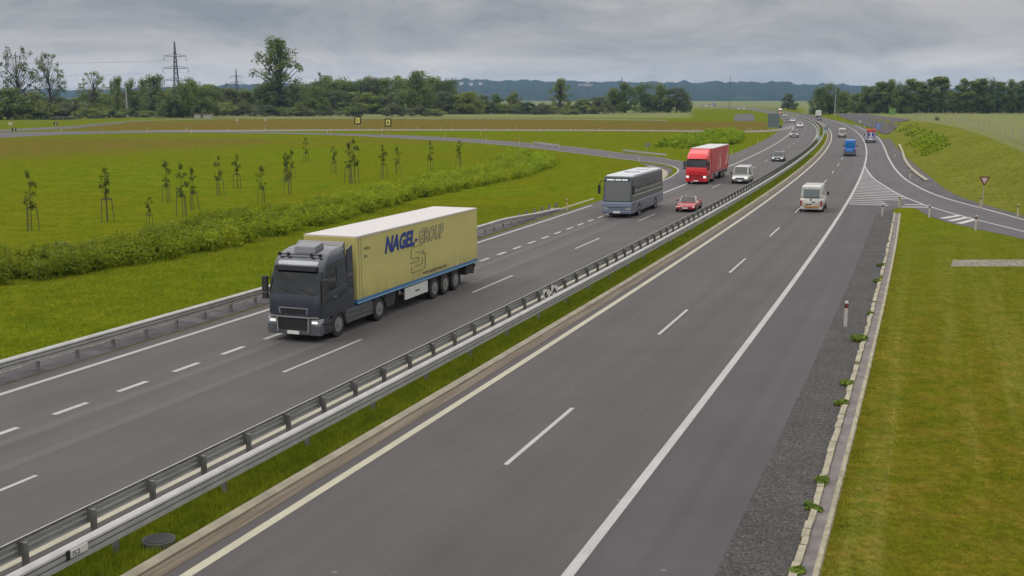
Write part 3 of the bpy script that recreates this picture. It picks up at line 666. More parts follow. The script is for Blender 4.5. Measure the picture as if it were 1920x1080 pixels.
def tree_proto(kind, seed, m, bark=M_BARK):
    """unit trees 10 m tall: dense, sparse (open limbs), poplar (tall, bare stem), bush"""
    rg = np.random.default_rng(seed); rnd = random.Random(seed); tr = MB(); cs, rs = [], []
    if kind == 'dense':
        tr.tube([(0, 0, -.3), (.1, .05, 2.5), (0, .1, 6.5)], .28, 6, r2=.08)
        for i in range(52):
            z = rnd.uniform(.8, 8.9); w = 4.5 * math.sin(math.pi * min(1, (z + 2.6) / 12.2)) ** .6; a = rnd.uniform(0, 6.28); q = rnd.uniform(.2, 1.0) * w
            cs.append((math.cos(a) * q, math.sin(a) * q, z)); rs.append(rnd.uniform(.8, 1.75)); 
            if i % 3 == 0: tr.tube([(0, 0, z * .5), (math.cos(a) * q * .6, math.sin(a) * q * .6, z * .9)], .09, 5, r2=.03)
        per = [130] * len(cs); size = .21
    elif kind == 'sparse':
        tr.tube([(0, 0, -.3), (.15, 0, 3), (.05, .1, 6), (.2, 0, 9.2)], .24, 6, r2=.04)
        for i in range(74):
            z = rnd.uniform(1.6, 9.7); w = 3.3 * math.sin(math.pi * min(1, (z - .6) / 10)) ** .6; a = rnd.uniform(0, 6.28); q = rnd.uniform(.45, 1) * w
            c = (math.cos(a) * q, math.sin(a) * q, z); cs.append(c); rs.append(rnd.uniform(.35, .75)); tr.tube([(0, 0, max(1.6, z * .62)), (c[0] * .5, c[1] * .5, z * .85), c], .05, 4, r2=.015)
        per = [42] * len(cs); size = .12
    elif kind == 'big':
        tr.tube([(0, 0, -.3), (.15, 0, 3), (-.05, .1, 6), (.1, 0, 9)], .30, 6, r2=.05)
        for i in range(78):
            z = rnd.uniform(1.8, 9.4); w = 3.2 * float(np.interp(z, [1.8, 4, 5.5, 7.5, 9.4], [.75, .95, 1.0, .72, .22])); a = rnd.uniform(0, 6.28); q = rnd.uniform(.15, 1) * w
            c = (math.cos(a) * q, math.sin(a) * q, z); cs.append(c); rs.append(rnd.uniform(.4, .9)); tr.tube([(0, 0, max(2, z * .6)), (c[0] * .5, c[1] * .5, z * .8), c], .09, 5, r2=.02)
        per = [66] * len(cs); size = .13
    elif kind == 'poplar':
        tr.tube([(0, 0, -.3), (.08, 0, 4), (0, .05, 9)], .16, 6, r2=.05)
        for i in range(26):
            z = rnd.uniform(1.6, 9.6); w = 2.0 * math.sin(math.pi * min(1, (z - .9) / 9.6)) ** .7; a = rnd.uniform(0, 6.28); q = rnd.uniform(.1, .8) * w
            c = (math.cos(a) * q, math.sin(a) * q, z); cs.append(c); rs.append(rnd.uniform(.6, 1.05)); tr.tube([(0, 0, z * .75), c], .06, 5, r2=.02)
        per = [110] * len(cs); size = .20
    else:  # bush
        for i in range(6): a = rnd.uniform(0, 6.28); tr.tube([(0, 0, -.2), (math.cos(a) * 2, math.sin(a) * 2, rnd.uniform(3, 6))], .12, 5, r2=.04)
        for i in range(34):
            a = rnd.uniform(0, 6.28); q = 5.4 * rnd.random() ** .6; z = rnd.uniform(1.0, 8.6 - q * .75); cs.append((math.cos(a) * q, math.sin(a) * q, z)); rs.append(rnd.uniform(1.2, 2.0))
        per = [150] * len(cs); size = .30
    r = bpy.data.objects.new('tree', None)
    crown = leaf_mesh('crown', leaf_cloud(cs, rs, per, size, .95, rg), m)
    tmesh = tr
    me = bpy.data.meshes.new('trunk'); me.from_pydata(tr.v, [], tr.f); me.materials.append(bark)
    return crown, me
PROTO = {}
for i, m in enumerate((M_LEAF, M_LEAFM, M_LEAF, M_LEAFG)): PROTO['dense%d' % i] = tree_proto('dense', 11 + i, m)
for i, m in enumerate((M_LEAFG, M_LEAFM)): PROTO['sparse%d' % i] = tree_proto('sparse', 31 + i, m)
PROTO['big'] = tree_proto('big', 45, M_LEAFM)
for i, m in enumerate((M_LEAF, M_LEAFM, M_LEAF)): PROTO['poplar%d' % i] = tree_proto('poplar', 51 + i, m, M_BARKP)
for i, m in enumerate((M_LEAFM, M_LEAFG, M_LEAFB)): PROTO['bush%d' % i] = tree_proto('bush', 61 + i, m)
NATW = {'dense': 9.4, 'sparse': 7.0, 'big': 6.8, 'poplar': 4.2, 'bush': 12.0}
def tree(px, by, ty, wpx, proto, label, group=None, name='tree', cat='tree'):
    x, y, z = place(px, by); h = H0 - z + (YH - ty) / F * y        # top seen at row ty
    k = proto.rstrip('0123456789'); sz = h / {'bush': 8.6, 'dense': 9.3}.get(k, 9.8); sw = wpx / F * y / NATW[k] * (1.14 if k in ('dense', 'bush') else 1.0)
    t = thing(name, label, cat, (x, y, z), random.uniform(0, 6.28), group)
    t.scale = (sw, sw, sz); cr, trk = PROTO[proto]
    for nm, me in (('trunk', trk), ('crown', cr)): o = link(bpy.data.objects.new(nm, me), t); CH.setdefault(t.name, []).append(o)
    return t
tree(38, 222, 92, 84, 'sparse0', 'tallest open-crowned tree at the left end of the tree line', group=None)
tree(96, 222, 103, 66, 'sparse1', 'tall open-crowned tree just right of the tallest one at the left end')
tree(178, 219, 137, 64, 'sparse1', 'open dark tree standing alone against the sky between the left pair and the lattice tower')
tree(524, 216, 72, 112, 'big', 'big round-crowned tree standing high above the tree line right of the lattice tower')
tree(1050, 213, 147, 52, 'big', 'single tall tree in front of the blue hills, in the middle of the picture')
tree(1478, 206, 177, 30, 'dense3', 'small lone tree beside the far motorway bend')
tree(222, 218, 148, 32, 'dense0', 'narrow dark tree left of the pale pole'); tree(248, 217, 149, 32, 'dense2', 'narrow dark tree right behind the pale pole')
tree(290, 217, 145, 66, 'dense0', 'broad dark tree left of the lattice tower foot')
tree(604, 214, 138, 30, 'sparse1', 'thin tree sticking up behind the belt, right of the big round-crowned tree')
tree(782, 215, 136, 76, 'dense1', 'highest rounded tree of the dark belt in front of the hills')
LG = 'trees of the dark belt behind the long wire fence'
for i, (px, by, ty, w, pr) in enumerate([(15, 224, 168, 80, 'dense0'), (62, 224, 172, 70, 'dense2'), (-20, 224, 160, 70, 'dense1'), (110, 212, 182, 50, 'dense3'), (140, 212, 184, 50, 'dense0'), (200, 213, 176, 60, 'dense1'), (255, 215, 180, 60, 'dense1'),
        (325, 217, 168, 60, 'dense1'), (356, 215, 148, 52, 'dense2'), (395, 215, 160, 70, 'dense1'), (432, 215, 167, 60, 'dense3'), (460, 214, 172, 50, 'dense1'),
        (500, 216, 158, 70, 'dense0'), (548, 216, 160, 70, 'dense2'), (590, 217, 163, 62, 'dense1'), (612, 212, 146, 50, 'dense0'), (645, 212, 148, 56, 'dense2'), (685, 212, 149, 60, 'dense0'),
        (722, 212, 150, 60, 'dense2'), (752, 212, 147, 50, 'dense0'), (812, 213, 147, 56, 'dense0'), (842, 213, 150, 52, 'dense2'), (700, 211, 156, 60, 'dense1'), (660, 211, 160, 60, 'dense1')]):
    tree(px, by, ty, w, pr, 'leafy dark tree in the unbroken belt behind the left wire fence', LG)
for i in range(22):
    px = 330 + i * 24.5; 
    if not 462 < px < 490: tree(px + random.uniform(-5, 5), 212.5, float(np.interp(px, [330, 360, 400, 470, 500, 600, 700, 860], [164, 154, 162, 172, 162, 152, 151, 153])) + random.uniform(-2, 5), 54, 'dense%d' % (i % 4), 'leafy dark tree in the unbroken belt behind the left wire fence', LG)
for (px, ty, w) in ((322, 172, 50), (343, 158, 44), (362, 154, 46), (388, 164, 56)): tree(px, 220.5, ty, w, 'dense%d' % (w % 3), 'leafy dark tree in the unbroken belt behind the left wire fence', LG)
SG = 'low trees in front of the blue hills'
for i, (px, by, ty, w, pr) in enumerate([(880, 213, 174, 56, 'dense0'), (905, 213, 180, 40, 'dense3'), (930, 213, 177, 40, 'dense1'), (962, 213, 175, 38, 'dense0'), (990, 214, 192, 50, 'dense3'), (1020, 214, 196, 40, 'dense3'), (1090, 213, 186, 50, 'dense1'), (1120, 213, 183, 50, 'dense3')]):
    tree(px, by, ty, w, pr, 'low leafy tree in the loose row left of the rounded copse', SG)
CG = 'trees of the rounded copse left of the far motorway'
for i, (px, by, ty, w, pr) in enumerate([(1150, 212, 166, 40, 'dense1'), (1172, 212, 158, 48, 'dense0'), (1205, 211, 158, 52, 'dense2'), (1238, 211, 159, 50, 'dense1'), (1268, 211, 166, 44, 'dense3'), (1286, 211, 176, 26, 'dense1')]):
    tree(px, by, ty, w, pr, 'leafy tree in the rounded copse left of the far motorway bend', CG)
RG = 'trees of the tall row at the far right'
for i, (px, by, ty, w, pr) in enumerate([(1536, 215, 166, 36, 'dense0'), (1556, 214, 158, 44, 'dense2'), (1582, 213, 172, 46, 'dense1'), (1606, 212, 176, 50, 'dense1'), (1626, 213, 164, 46, 'dense0'), (1648, 213, 156, 44, 'poplar0'), (1664, 213, 153, 46, 'dense0'), (1688, 213, 156, 46, 'dense2'),
        (1704, 213, 151, 36, 'poplar0'), (1722, 213, 155, 44, 'poplar1'), (1740, 213, 150, 34, 'poplar2'), (1752, 213, 147, 36, 'poplar0'), (1768, 213, 147, 34, 'poplar1'), (1779, 212, 170, 26, 'poplar1'), (1796, 213, 174, 28, 'poplar0'), (1804, 213, 149, 38, 'poplar2'),
        (1822, 213, 154, 40, 'poplar0'), (1838, 213, 150, 40, 'poplar1'), (1854, 213, 149, 40, 'dense2'), (1874, 213, 156, 40, 'poplar0'), (1896, 213, 153, 40, 'dense0'), (1914, 213, 153, 40, 'poplar2'), (1936, 213, 155, 44, 'dense0'), (1960, 213, 152, 44, 'poplar0')]):
    tree(px, by, ty, w, pr, 'tall tree in the long row beyond the field at the far right', RG)
for i in range(20):
    tree(1622 + i * 17.5, 211.4, random.uniform(168, 180), 44, 'dense%d' % (i % 3), 'lower dark tree filling the back of the long row at the far right', 'undergrowth trees behind the tall row at the far right')
for i in range(30):
    px = 180 + i * 24 + random.uniform(-6, 6); tree(px, 214, random.uniform(170, 182), 60, 'dense%d' % (i % 4), 'lower dark tree filling the back of the belt, left half of the picture', 'undergrowth trees at the back of the left belt')
for i in range(9): tree(-30 + i * 22, 219, random.uniform(184, 196), 60, 'bush1' if i % 3 else 'bush0', 'low dark bush beneath the tall open-crowned trees at the left end', 'bushes beneath the tall trees at the left end', 'bush', 'bush')
for i in range(16): tree(875 + i * 16, 213.5, random.uniform(190, 200), 34, 'bush%d' % (i % 2), 'low bush in the loose row beneath the blue hills', 'low bushes beneath the blue hills', 'bush', 'bush')
BG = 'pale green bushes along the wire fence'
for (px, by, ty, w, pr) in [(165, 222, 196, 60, 'bush0'), (205, 221, 200, 66, 'bush0'), (110, 224, 216, 70, 'bush1'), (245, 220, 202, 50, 'bush1'), (280, 220, 204, 50, 'bush0'), (325, 218, 196, 60, 'bush0'), (385, 217, 186, 60, 'bush1'), (420, 217, 184, 70, 'bush0'), (455, 217, 190, 50, 'bush1'),
        (545, 218, 196, 50, 'bush0'), (575, 218, 200, 50, 'bush1'), (655, 218, 194, 40, 'bush0'), (672, 218, 197, 30, 'bush1'), (735, 218, 193, 46, 'bush1'), (790, 218, 196, 44, 'bush1'), (815, 218, 200, 40, 'bush0'), (500, 218, 196, 60, 'bush1'), (620, 217, 202, 40, 'bush1'), (1010, 215, 200, 30, 'bush1'), (1065, 215, 200, 40, 'bush0')]:
    tree(px, by, ty, w, pr, 'pale green bush at the foot of the tree belt by the wire fence', BG, 'bush', 'bush')
tree(1756, 226, 216, 8, 'bush0', 'tiny dark bush standing alone on the field edge at the right', None, 'bush', 'bush')
tree(118, 470, 446, 34, 'bush0', 'dark rounded shrub, left one of two rising above the shrub belt near the left edge', None, 'shrub', 'shrub')
tree(172, 464, 447, 26, 'bush0', 'dark rounded shrub, right one of two rising above the shrub belt near the left edge', None, 'shrub', 'shrub')
tree(1362, 264, 254, 26, 'bush0', 'dark low shrub behind the red truck trailer', None, 'shrub', 'shrub')

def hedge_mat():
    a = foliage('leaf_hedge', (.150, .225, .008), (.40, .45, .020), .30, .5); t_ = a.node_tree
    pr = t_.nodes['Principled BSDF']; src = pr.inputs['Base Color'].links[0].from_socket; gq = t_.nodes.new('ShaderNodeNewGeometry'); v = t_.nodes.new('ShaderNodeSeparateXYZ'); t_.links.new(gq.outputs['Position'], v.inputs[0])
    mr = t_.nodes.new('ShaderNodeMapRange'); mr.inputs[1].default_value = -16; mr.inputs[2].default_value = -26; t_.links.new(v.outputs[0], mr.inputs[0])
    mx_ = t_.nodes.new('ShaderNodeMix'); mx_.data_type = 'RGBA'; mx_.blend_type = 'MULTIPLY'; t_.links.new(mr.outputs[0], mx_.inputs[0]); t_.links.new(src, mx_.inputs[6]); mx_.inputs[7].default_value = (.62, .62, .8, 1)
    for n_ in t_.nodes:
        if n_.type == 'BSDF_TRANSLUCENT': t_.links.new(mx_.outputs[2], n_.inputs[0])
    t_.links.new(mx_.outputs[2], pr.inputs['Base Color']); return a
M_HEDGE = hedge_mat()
def shrub_belt(label, lower, upper, hts, n, m, size=.09, name='hedge', cat='hedge', lobe=.5):
    """a planted strip of shrubs between two traced ground lines"""
    rg = np.random.default_rng(len(label)); lo = pline([gnd(*p) for p in smooth(lower)], 200); up = pline([gnd(*p) for p in smooth(upper)], 200)
    cs, rs, per, st = [], [], [], MB()
    for i in range(n):
        w = rg.random(); k = rg.random() ** .85 * 198; a = lo[int(k)]; b = up[int(k)]; x, y = a * (1 - w) + b * w
        x += rg.normal() * .25; y += rg.normal() * .25
        h = (hts[0] + (hts[1] - hts[0]) * k / 198) * rg.uniform(.4, 1.45); r = h * lobe * rg.uniform(.8, 1.3); z = H1(x, y); 
        cs.append((x, y, z + h - r * .8)); rs.append(r); per.append(int(34 * (h / .9) ** 1.6) + 14)
        cs.append((x, y, z + h * .35)); rs.append(r * 1.05); per.append(int(24 * (h / .9) ** 1.6) + 8)
        if i % 2 == 0: st.tube([(x, y, z - .05), (x + rg.normal() * .05, y, z + h * .8)], .02, 4, r2=.008)
    o = thing(name, label, cat); c = link(bpy.data.objects.new('foliage', leaf_mesh('foliage', leaf_cloud(cs, rs, per, size, 1.0, rg), m)), o); st.build('stems', M_BARK, o); return o
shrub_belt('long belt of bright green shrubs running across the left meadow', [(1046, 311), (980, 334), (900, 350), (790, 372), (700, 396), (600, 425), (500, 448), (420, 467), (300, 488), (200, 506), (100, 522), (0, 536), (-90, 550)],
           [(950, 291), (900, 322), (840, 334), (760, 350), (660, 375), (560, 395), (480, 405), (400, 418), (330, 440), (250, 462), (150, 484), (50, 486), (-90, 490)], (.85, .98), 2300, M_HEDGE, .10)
shrub_belt('short right-hand spur of bright green shrubs curling down below the slip road', [(1052, 304), (1040, 311), (1015, 321), (975, 331)], [(945, 286), (965, 289), (1000, 293), (1040, 298)], (.9, .9), 260, M_LEAFB, .12)
shrub_belt('bright green shrub belt on the grass behind the red truck', [(1232, 278), (1290, 279), (1350, 276), (1380, 270), (1392, 262)], [(1240, 270), (1275, 262), (1310, 256), (1350, 250), (1382, 248)], (1.1, 1.5), 420, M_LEAFB, .16)
def bank_row(label, pts, h, n):
    p = pline([place(*q)[:2] for q in pts], 100); rg = np.random.default_rng(n); cs, rs, per = [], [], []; st = MB()
    for i in range(n):
        q = p[int(rg.random() * 99)]; x = q[0] + rg.normal() * .5; y = q[1] + rg.normal() * .7; z = H1(x, y); hh = h * rg.uniform(.5, 1.2); cs.append((x, y, z + hh * .45)); rs.append(hh * .5); per.append(34); st.tube([(x, y, z - .1), (x, y, z + hh * .6)], .02, 4)
    o = thing('hedge', label, 'hedge', group='rows of young shrubs on the right-hand bank'); link(bpy.data.objects.new('foliage', leaf_mesh('foliage', leaf_cloud(cs, rs, per, .16, 1, rg), M_LEAFB)), o); st.build('stems', M_BARK, o)
for k in range(4): bank_row('young shrub row in the small upper bed on the right-hand grassy bank', [(1687 + k * 6.5, 246 - k * 4), (1712 + k * 7, 258 - k * 3.6)], .75, 16)
for k in range(7): bank_row('young shrub row in the large lower bed on the right-hand grassy bank', [(1702 + k * 6.8, 268 - k * 3.2), (1742 + k * 7.4, 293 - k * 3.6)], .8, 20)


# young staked trees on the left meadow
def stake_tree(seed):
    rnd = random.Random(seed); rg = np.random.default_rng(seed); r = thing('young_tree', 'x', 'young tree'); 
    t = MB(); t.tube([(0, 0, 0), (.03, 0, 1.8), (0, .02, 3.5)], .035, 5, r2=.012); cs, rs = [], []
    for i in range(15):
        z = rnd.uniform(1.7, 4.1); w = .58 * math.sin(math.pi * (z - 1.45) / 2.75) + .06; a = rnd.uniform(0, 6.28); c = (math.cos(a) * w * rnd.random(), math.sin(a) * w * rnd.random(), z); cs.append(c); rs.append(rnd.uniform(.14, .34)); t.tube([(0, 0, z - .3), c], .014, 4, r2=.006)
    t.build('trunk', M_BARK, r)
    o = link(bpy.data.objects.new('crown', leaf_mesh('crown', leaf_cloud(cs, rs, [24] * 15, .07, 1.2, rg), M_LEAFY)), r); CH.setdefault(r.name, []).append(o)
    for k in range(3):
        a = k * 2.094 + .3; m_ = MB(); m_.tube([(math.cos(a) * .50, math.sin(a) * .50, 0), (math.cos(a) * .40, math.sin(a) * .40, 1.75)], .03, 6); m_.build('stake', M_WOOD, r)
    m_ = MB(); pts = [(math.cos(k * 2.094 + .3) * .40, math.sin(k * 2.094 + .3) * .40, 1.66) for k in range(3)]
    for k in range(3): m_.bar(pts[k], pts[(k + 1) % 3], .05, .07)
    m_.build('crossbar', M_WOOD, r); return r
YP = [stake_tree(s) for s in (3, 8, 15)]
YT = [(60, 433, 1.05, 'young staked tree farthest left on the meadow'), (202, 416, 1.1, 'young staked tree, second from the left on the meadow'), (314, 380, .95, 'young staked tree standing behind a closely staked pair, left part of the meadow'), (343, 406, 1.05, 'young staked tree just above the shrub belt, left part of the meadow'), (281, 428, .6, 'thin young tree half hidden by the top of the shrub belt'), (363, 394, .9, 'young staked tree right behind another one, left part of the meadow'),
      (412, 366, .95, None), (445, 354, .95, None), (492, 382, .85, None), (541, 364, .95, None), (537, 342, .9, None), (548, 336, .85, None), (574, 305, .9, None), (627, 326, .9, None), (655, 345, 1.15, 'left one of two young staked trees almost touching in mid meadow'), (665, 342, 1.2, 'right one of two young staked trees almost touching in mid meadow'),
      (719, 335, 1.05, 'bushy young staked tree right of the touching pair'), (745, 326, .85, 'smaller young staked tree between the bushy one and the slender ones'), (807, 321, .95, 'slender young staked tree, second from the right on the meadow'), (861, 317, 1.0, 'slender young staked tree farthest right on the meadow')]
for i, (px, py, k, lab) in enumerate(YT):
    o = YP[i] if i < 3 else copy_tree(YP[(i * 7) % 3]); x, y = gnd(px, py); o.location = (x, y, 0); o.rotation_euler = (0, 0, i * 1.7); o.scale = (k, k, k)
    o['label'] = lab or 'young staked tree in the middle group on the meadow above the shrub belt'; o['group'] = 'young staked trees on the meadow'
# weeds along the channel
for i, (px, py, k, lab) in enumerate([(1612, 640, .55, 'widest leafy weed growing at the channel edge near the marker post'), (1585, 722, .45, 'leafy weed at the channel edge, second one nearer the camera'), (1540, 905, .38, 'leafy weed at the channel edge near the bottom of the picture'), (1524, 955, .3, 'small weed tuft just below another on the channel edge'), (1652, 500, .5, 'leafy weed halfway up the concrete channel'), (1645, 530, .4, 'leafy weed in the gravel just below the highest weed clump'), (1580, 760, .4, 'yellowish weed clump at the channel edge in the foreground'), (1632, 590, .35, 'small weed tuft just above the widest weed'), (1497, 1076, .3, 'yellow weed tuft at the very bottom edge')]):
    x, y = gnd(px, py); rg = np.random.default_rng(i); k *= (.62 if i else .8)
    V = leaf_cloud([(rg.normal() * .26 * k, rg.normal() * .34 * k, k * .35) for _ in range(7)], [k * .6] * 7, [60] * 7, .055, .6, rg)
    o = link(bpy.data.objects.new('weed', leaf_mesh('weed', V, M_WEED))); o.location = (x, y, 0); tag(o, lab, 'weed', 'weeds along the concrete channel')
# manhole and loose bits in the median
mh = MB(); mh.tube([(0, 0, -.1), (0, 0, .12)], .36, 24); r_ = mh.build('manhole_ring', mat('manhole_concrete', (.06, .06, .065), .9, var=.25, vscale=4)); x, y = gnd(298, 1020); r_.location = (x, y, 0); tag(r_, 'round dark manhole cover in the median grass at the bottom left', 'manhole cover')
m_ = MB(); m_.tube([(0, 0, .12), (0, 0, .135)], .31, 24); CH.setdefault(r_.name, []); k_ = m_.build('cover', M_CHASS, r_)

# ------------------------------------------------------------------ posts, signs, fences, pylons
def delineator(style=0):
    r = thing('marker_post', 'x', 'marker post')
    m_ = MB(); m_.prism([(-.05, 0), (.05, 0), (.05, 1.03), (0, 1.10), (-.05, 1.07)], -.06, .06)
    m_.build('post', M_WHITEP if style == 0 else M_CREAMP, r, bevel=.01)
    b = MB(); b.box(-.063, .063, -.053, .053, .80, .98); b.build('band', M_BLK, r)
    k = MB(); k.box(-.03, .03, -.057, -.053, .83, .95); k.build('reflector', M_ORG if style else M_RED, r); return r
DP = [delineator(0), delineator(1)]
used = [0, 0]
def dpost(px, py, style, label, group, k=1.0):
    if used[style] == 0: o = DP[style]; used[style] = 1
    else: o = copy_tree(DP[style])
    x, y, z = place(px, py); o.location = (x, y, z); o.scale = (k, k, k); o['label'] = label
    if group: o['group'] = group
g1_ = 'marker posts along the far slip roads'
for i, (px, py) in enumerate([(192, 247), (275, 251), (276, 247), (350, 245), (359, 251), (427, 245), (452, 250), (476, 246), (497, 246), (522, 251), (556, 245), (575, 246), (614, 250), (621, 253), (622, 245), (647, 245), (694, 244.5), (717, 243.5), (717, 256), (727, 255), (762, 244.5), (783, 243.5), (827, 244.5), (834, 260), (847, 243.5), (891, 244.5), (901, 254), (911, 243.5), (911, 265), (954, 244.5), (969, 243.5), (974, 271),
        (1013, 246), (1027, 245), (1070, 246), (1080, 245), (1124, 246), (1130, 245), (1174, 247), (1179, 247), (1222, 247), (1226, 247), (1262, 248), (1267, 248), (1299, 247), (1308, 247), (1331, 248), (1346, 247.5), (1360, 247.5), (1377, 248), (1383, 247), (1403, 246.5), (1408, 246), (1427, 245.5), (1449, 243), (28, 248), (115, 247)]):
    dpost(px, py, 1 if i % 3 else 0, 'thin pale marker post along the far slip roads across the left meadow', g1_, 1.15)
for (px, py, st_, k, lab) in [(1585, 613, 0, 1.05, 'nearest white marker post with a red band, on the gravel verge'), (1654, 406, 0, 1.0, 'white marker post on the gravel below the hatched area'), (1686, 390, 1, 1.0, 'marker post at the lower right corner of the hatched area'), (1742, 408, 0, 1.0, 'white marker post on the near side of the joining slip road, left of three'), (1829, 432, 0, 1.05, 'white post on the near side of the joining slip road by the short hatching'),
        (1838, 390, 1, 1.0, 'pale marker post on the far side of the slip road under the give-way sign'), (1908, 407, 1, 1.0, 'pale marker post on the far side of the slip road at the right edge'), (1706, 336, 0, 1.0, 'white marker post on the outer bend of the joining slip road'), (1678, 296, 0, 1.0, 'white marker post beside the pale stone channel'), (1063, 396, 1, 1.0, 'pale marker post at the left edge of the motorway behind the barrier end'),
        (1252, 329, 0, 1.1, 'white marker post inside the tight bend'), (1199, 304, 0, 1.1, 'white marker post at the start of the tight bend'), (1144, 297, 0, 1.0, 'white post on the lower left slip road edge, second before the bend'), (1076, 288, 0, 1.0, 'white post on the lower left slip road edge, third before the bend'), (997, 279, 0, 1.0, 'white post on the lower left slip road edge by the short barrier piece'), (881, 269, 0, 1.0, 'white post on the lower left slip road edge above the last staked tree'),
        (1049, 277.5, 1, 1.0, 'pale marker post at the right end of the short barrier piece'), (1372, 292, 1, 1.0, 'pale marker post right behind the red truck trailer'), (1421, 270, 1, 1.0, 'pale marker post on the grass edge beyond the red truck'), (1447, 258, 1, 1.0, 'pale marker post on the grass edge farthest beyond the red truck'), (1621, 240, 0, 1.1, 'white marker post on the far slate slope next to the orange and blue van'), (1602, 233, 0, 1.1, 'white marker post on the far slate slope, middle one'), (1584, 228, 0, 1.1, 'white marker post on the far slate slope, farthest one')]:
    dpost(px, py, st_, lab, None, k)
def flat_sign(name, label, cat, px, base_y, zc, shape, mats, posts=((0, 0),), pr=.035, rz=0, th=.03, extra=None):
    x, y, z = place(px, base_y); r = thing(name, label, cat, (x, y, z), rz)
    m_ = MB(); outer = shape; n = len(outer); b = 0
    m_.v += [(a, -th, zc + c) for a, c in outer] + [(a, th, zc + c) for a, c in outer]; m_.f = [tuple(range(n)), tuple(range(n, 2 * n))[::-1]] + [(i, n + i, n + (i + 1) % n, (i + 1) % n) for i in range(n)]; m_.m = [0] * len(m_.f)
    m_.build('sign_plate', mats[0], r)
    if extra: extra(r, zc, th)
    for (a, c) in posts: p_ = MB(); p_.tube([(a, th + pr, -.1), (a, th + pr, zc + c)], pr, 8); p_.build('post', M_POLE, r)
    return r
TRI = [(-.50, .43), (.50, .43), (0, -.43)]
def giveway(r, zc, th):
    m_ = MB(); m_.face([(a * .62, -th - .004, zc + c * .62 + .055) for a, c in TRI]); m_.build('white_field', mat('sign_white', (.50, .42, .40), .5), r)
flat_sign('give_way_sign', 'triangular give-way sign with a dark red border on the grassy bank at the right', 'road sign', 1842, 391, 2.45, TRI, [mat('sign_red', (.12, .012, .012), .5)], extra=giveway)
def numbered(ch):
    def f(r, zc, th):
        m_ = MB(); m_.box(-.66, .66, -th - .02, -th - .004, zc - .86, zc + .86); m_.build('yellow_field', mat('sign_yellow', (.60, .56, .12), .5), r)
        text('figure', ch, 1.25, mat('sign_black', (.02, .02, .015), .6), r, Matrix.Translation((-.40, -th - .03, zc - .46)) @ Matrix.Rotation(math.pi / 2, 4, 'X'), off=.03)
    return f
def text(name, s, size, m, parent, M, off=0, shear=0, extrude=.004, bold=0, sx=1.0):
    cu = bpy.data.curves.new(name, 'FONT'); cu.body = s; cu.size = size; cu.extrude = extrude; cu.offset = off; cu.shear = shear; cu.resolution_u = 2
    t = bpy.data.objects.new(name, cu); C.objects.link(t); bpy.context.view_layer.update(); dg = bpy.context.evaluated_depsgraph_get()
    me = bpy.data.meshes.new_from_object(t.evaluated_get(dg)); bpy.data.objects.remove(t); me.transform(M @ Matrix.Diagonal((sx, 1, 1, 1))); me.materials.clear(); me.materials.append(m); me.name = name
    o = link(bpy.data.objects.new(name, me), parent); CH.setdefault(parent.name, []).append(o); return o
RECT = lambda w, h: [(-w / 2, -h / 2), (w / 2, -h / 2), (w / 2, h / 2), (-w / 2, h / 2)]
flat_sign('yellow_board', 'left yellow board with black frame and figure 0, on the brown bank', 'road sign', 671, 243, 2.9, RECT(2.1, 2.5), [mat('sign_frame', (.015, .015, .012), .6)], posts=((-.4, 0), (.4, 0)), extra=numbered('0'))
flat_sign('yellow_board', 'right yellow board with black frame and figure 8, on the brown bank', 'road sign', 728, 245, 2.5, RECT(2.1, 2.5), [MATS['sign_frame']], posts=((-.4, 0), (.4, 0)), extra=numbered('8'))
def chevron(flip):
    def f(r, zc, th):
        m_ = MB(); 
        for s_ in (-1, 1):
            a = [(-.25 * flip, s_ * .42), (.02 * flip, s_ * .42), (.34 * flip, 0), (.07 * flip, 0)]
            m_.face([(p, -th - .004, zc + q) for p, q in a])
        m_.build('chevron_mark', mat('chevron_pale', (.62, .60, .40), .5), r)
    return f
flat_sign('chevron_sign', 'black and pale chevron sign on the brown bank at the left', 'road sign', 105, 240, 1.5, RECT(1.3, 1.1), [mat('chevron_black', (.02, .02, .02), .6)], extra=chevron(1))
flat_sign('chevron_sign', 'chevron sign beyond the country road barrier at the far left', 'road sign', 20, 243, 1.9, RECT(1.3, 1.0), [mat('chevron_cream', (.45, .43, .30), .6)])
flat_sign('chevron_sign', 'black and pale chevron sign beside the slip road at the far left', 'road sign', 27, 249, .9, RECT(1.2, 1.0), [MATS['chevron_black']], extra=chevron(1))
for (px, by, lab) in ((445, 243, 'small reddish round sign on the brown bank, left one'), (498, 243, 'small reddish round sign on the brown bank, right one')):
    flat_sign('round_sign', lab, 'road sign', px, by, 3.0, [(math.cos(a) * .45, math.sin(a) * .45) for a in np.linspace(0, 2 * math.pi, 13)[:-1]], [mat('sign_backpink', (.42, .30, .28), .6)])
BLUE = mat('sign_blue', (.035, .075, .28), .5)
def bluearrow(r, zc, th):
    m_ = MB(); m_.box(-.10, .10, -th - .02, -th - .004, zc - .45, zc + .1); m_.face([(-.3, -th - .02, zc + .1), (.3, -th - .02, zc + .1), (0, -th - .02, zc + .5)]); m_.build('pictogram', M_WHITEP, r)
flat_sign('blue_sign', 'small blue sign in the median at the far bend', 'road sign', 1549, 252, 1.7, RECT(.9, 1.1), [BLUE], extra=bluearrow)
flat_sign('blue_sign', 'blue and white sign on the slate slope beside the orange and blue van', 'road sign', 1646, 250, 2.1, RECT(1.5, 1.6), [mat('sign_blue_pale', (.14, .19, .45), .5)], extra=bluearrow)
flat_sign('round_sign', 'pale round sign on the dark slate slope at the far right', 'road sign', 1612, 240, 2.1, [(math.cos(a) * .5, math.sin(a) * .5) for a in np.linspace(0, 2 * math.pi, 15)[:-1]], [mat('sign_pale', (.36, .42, .40), .5)])
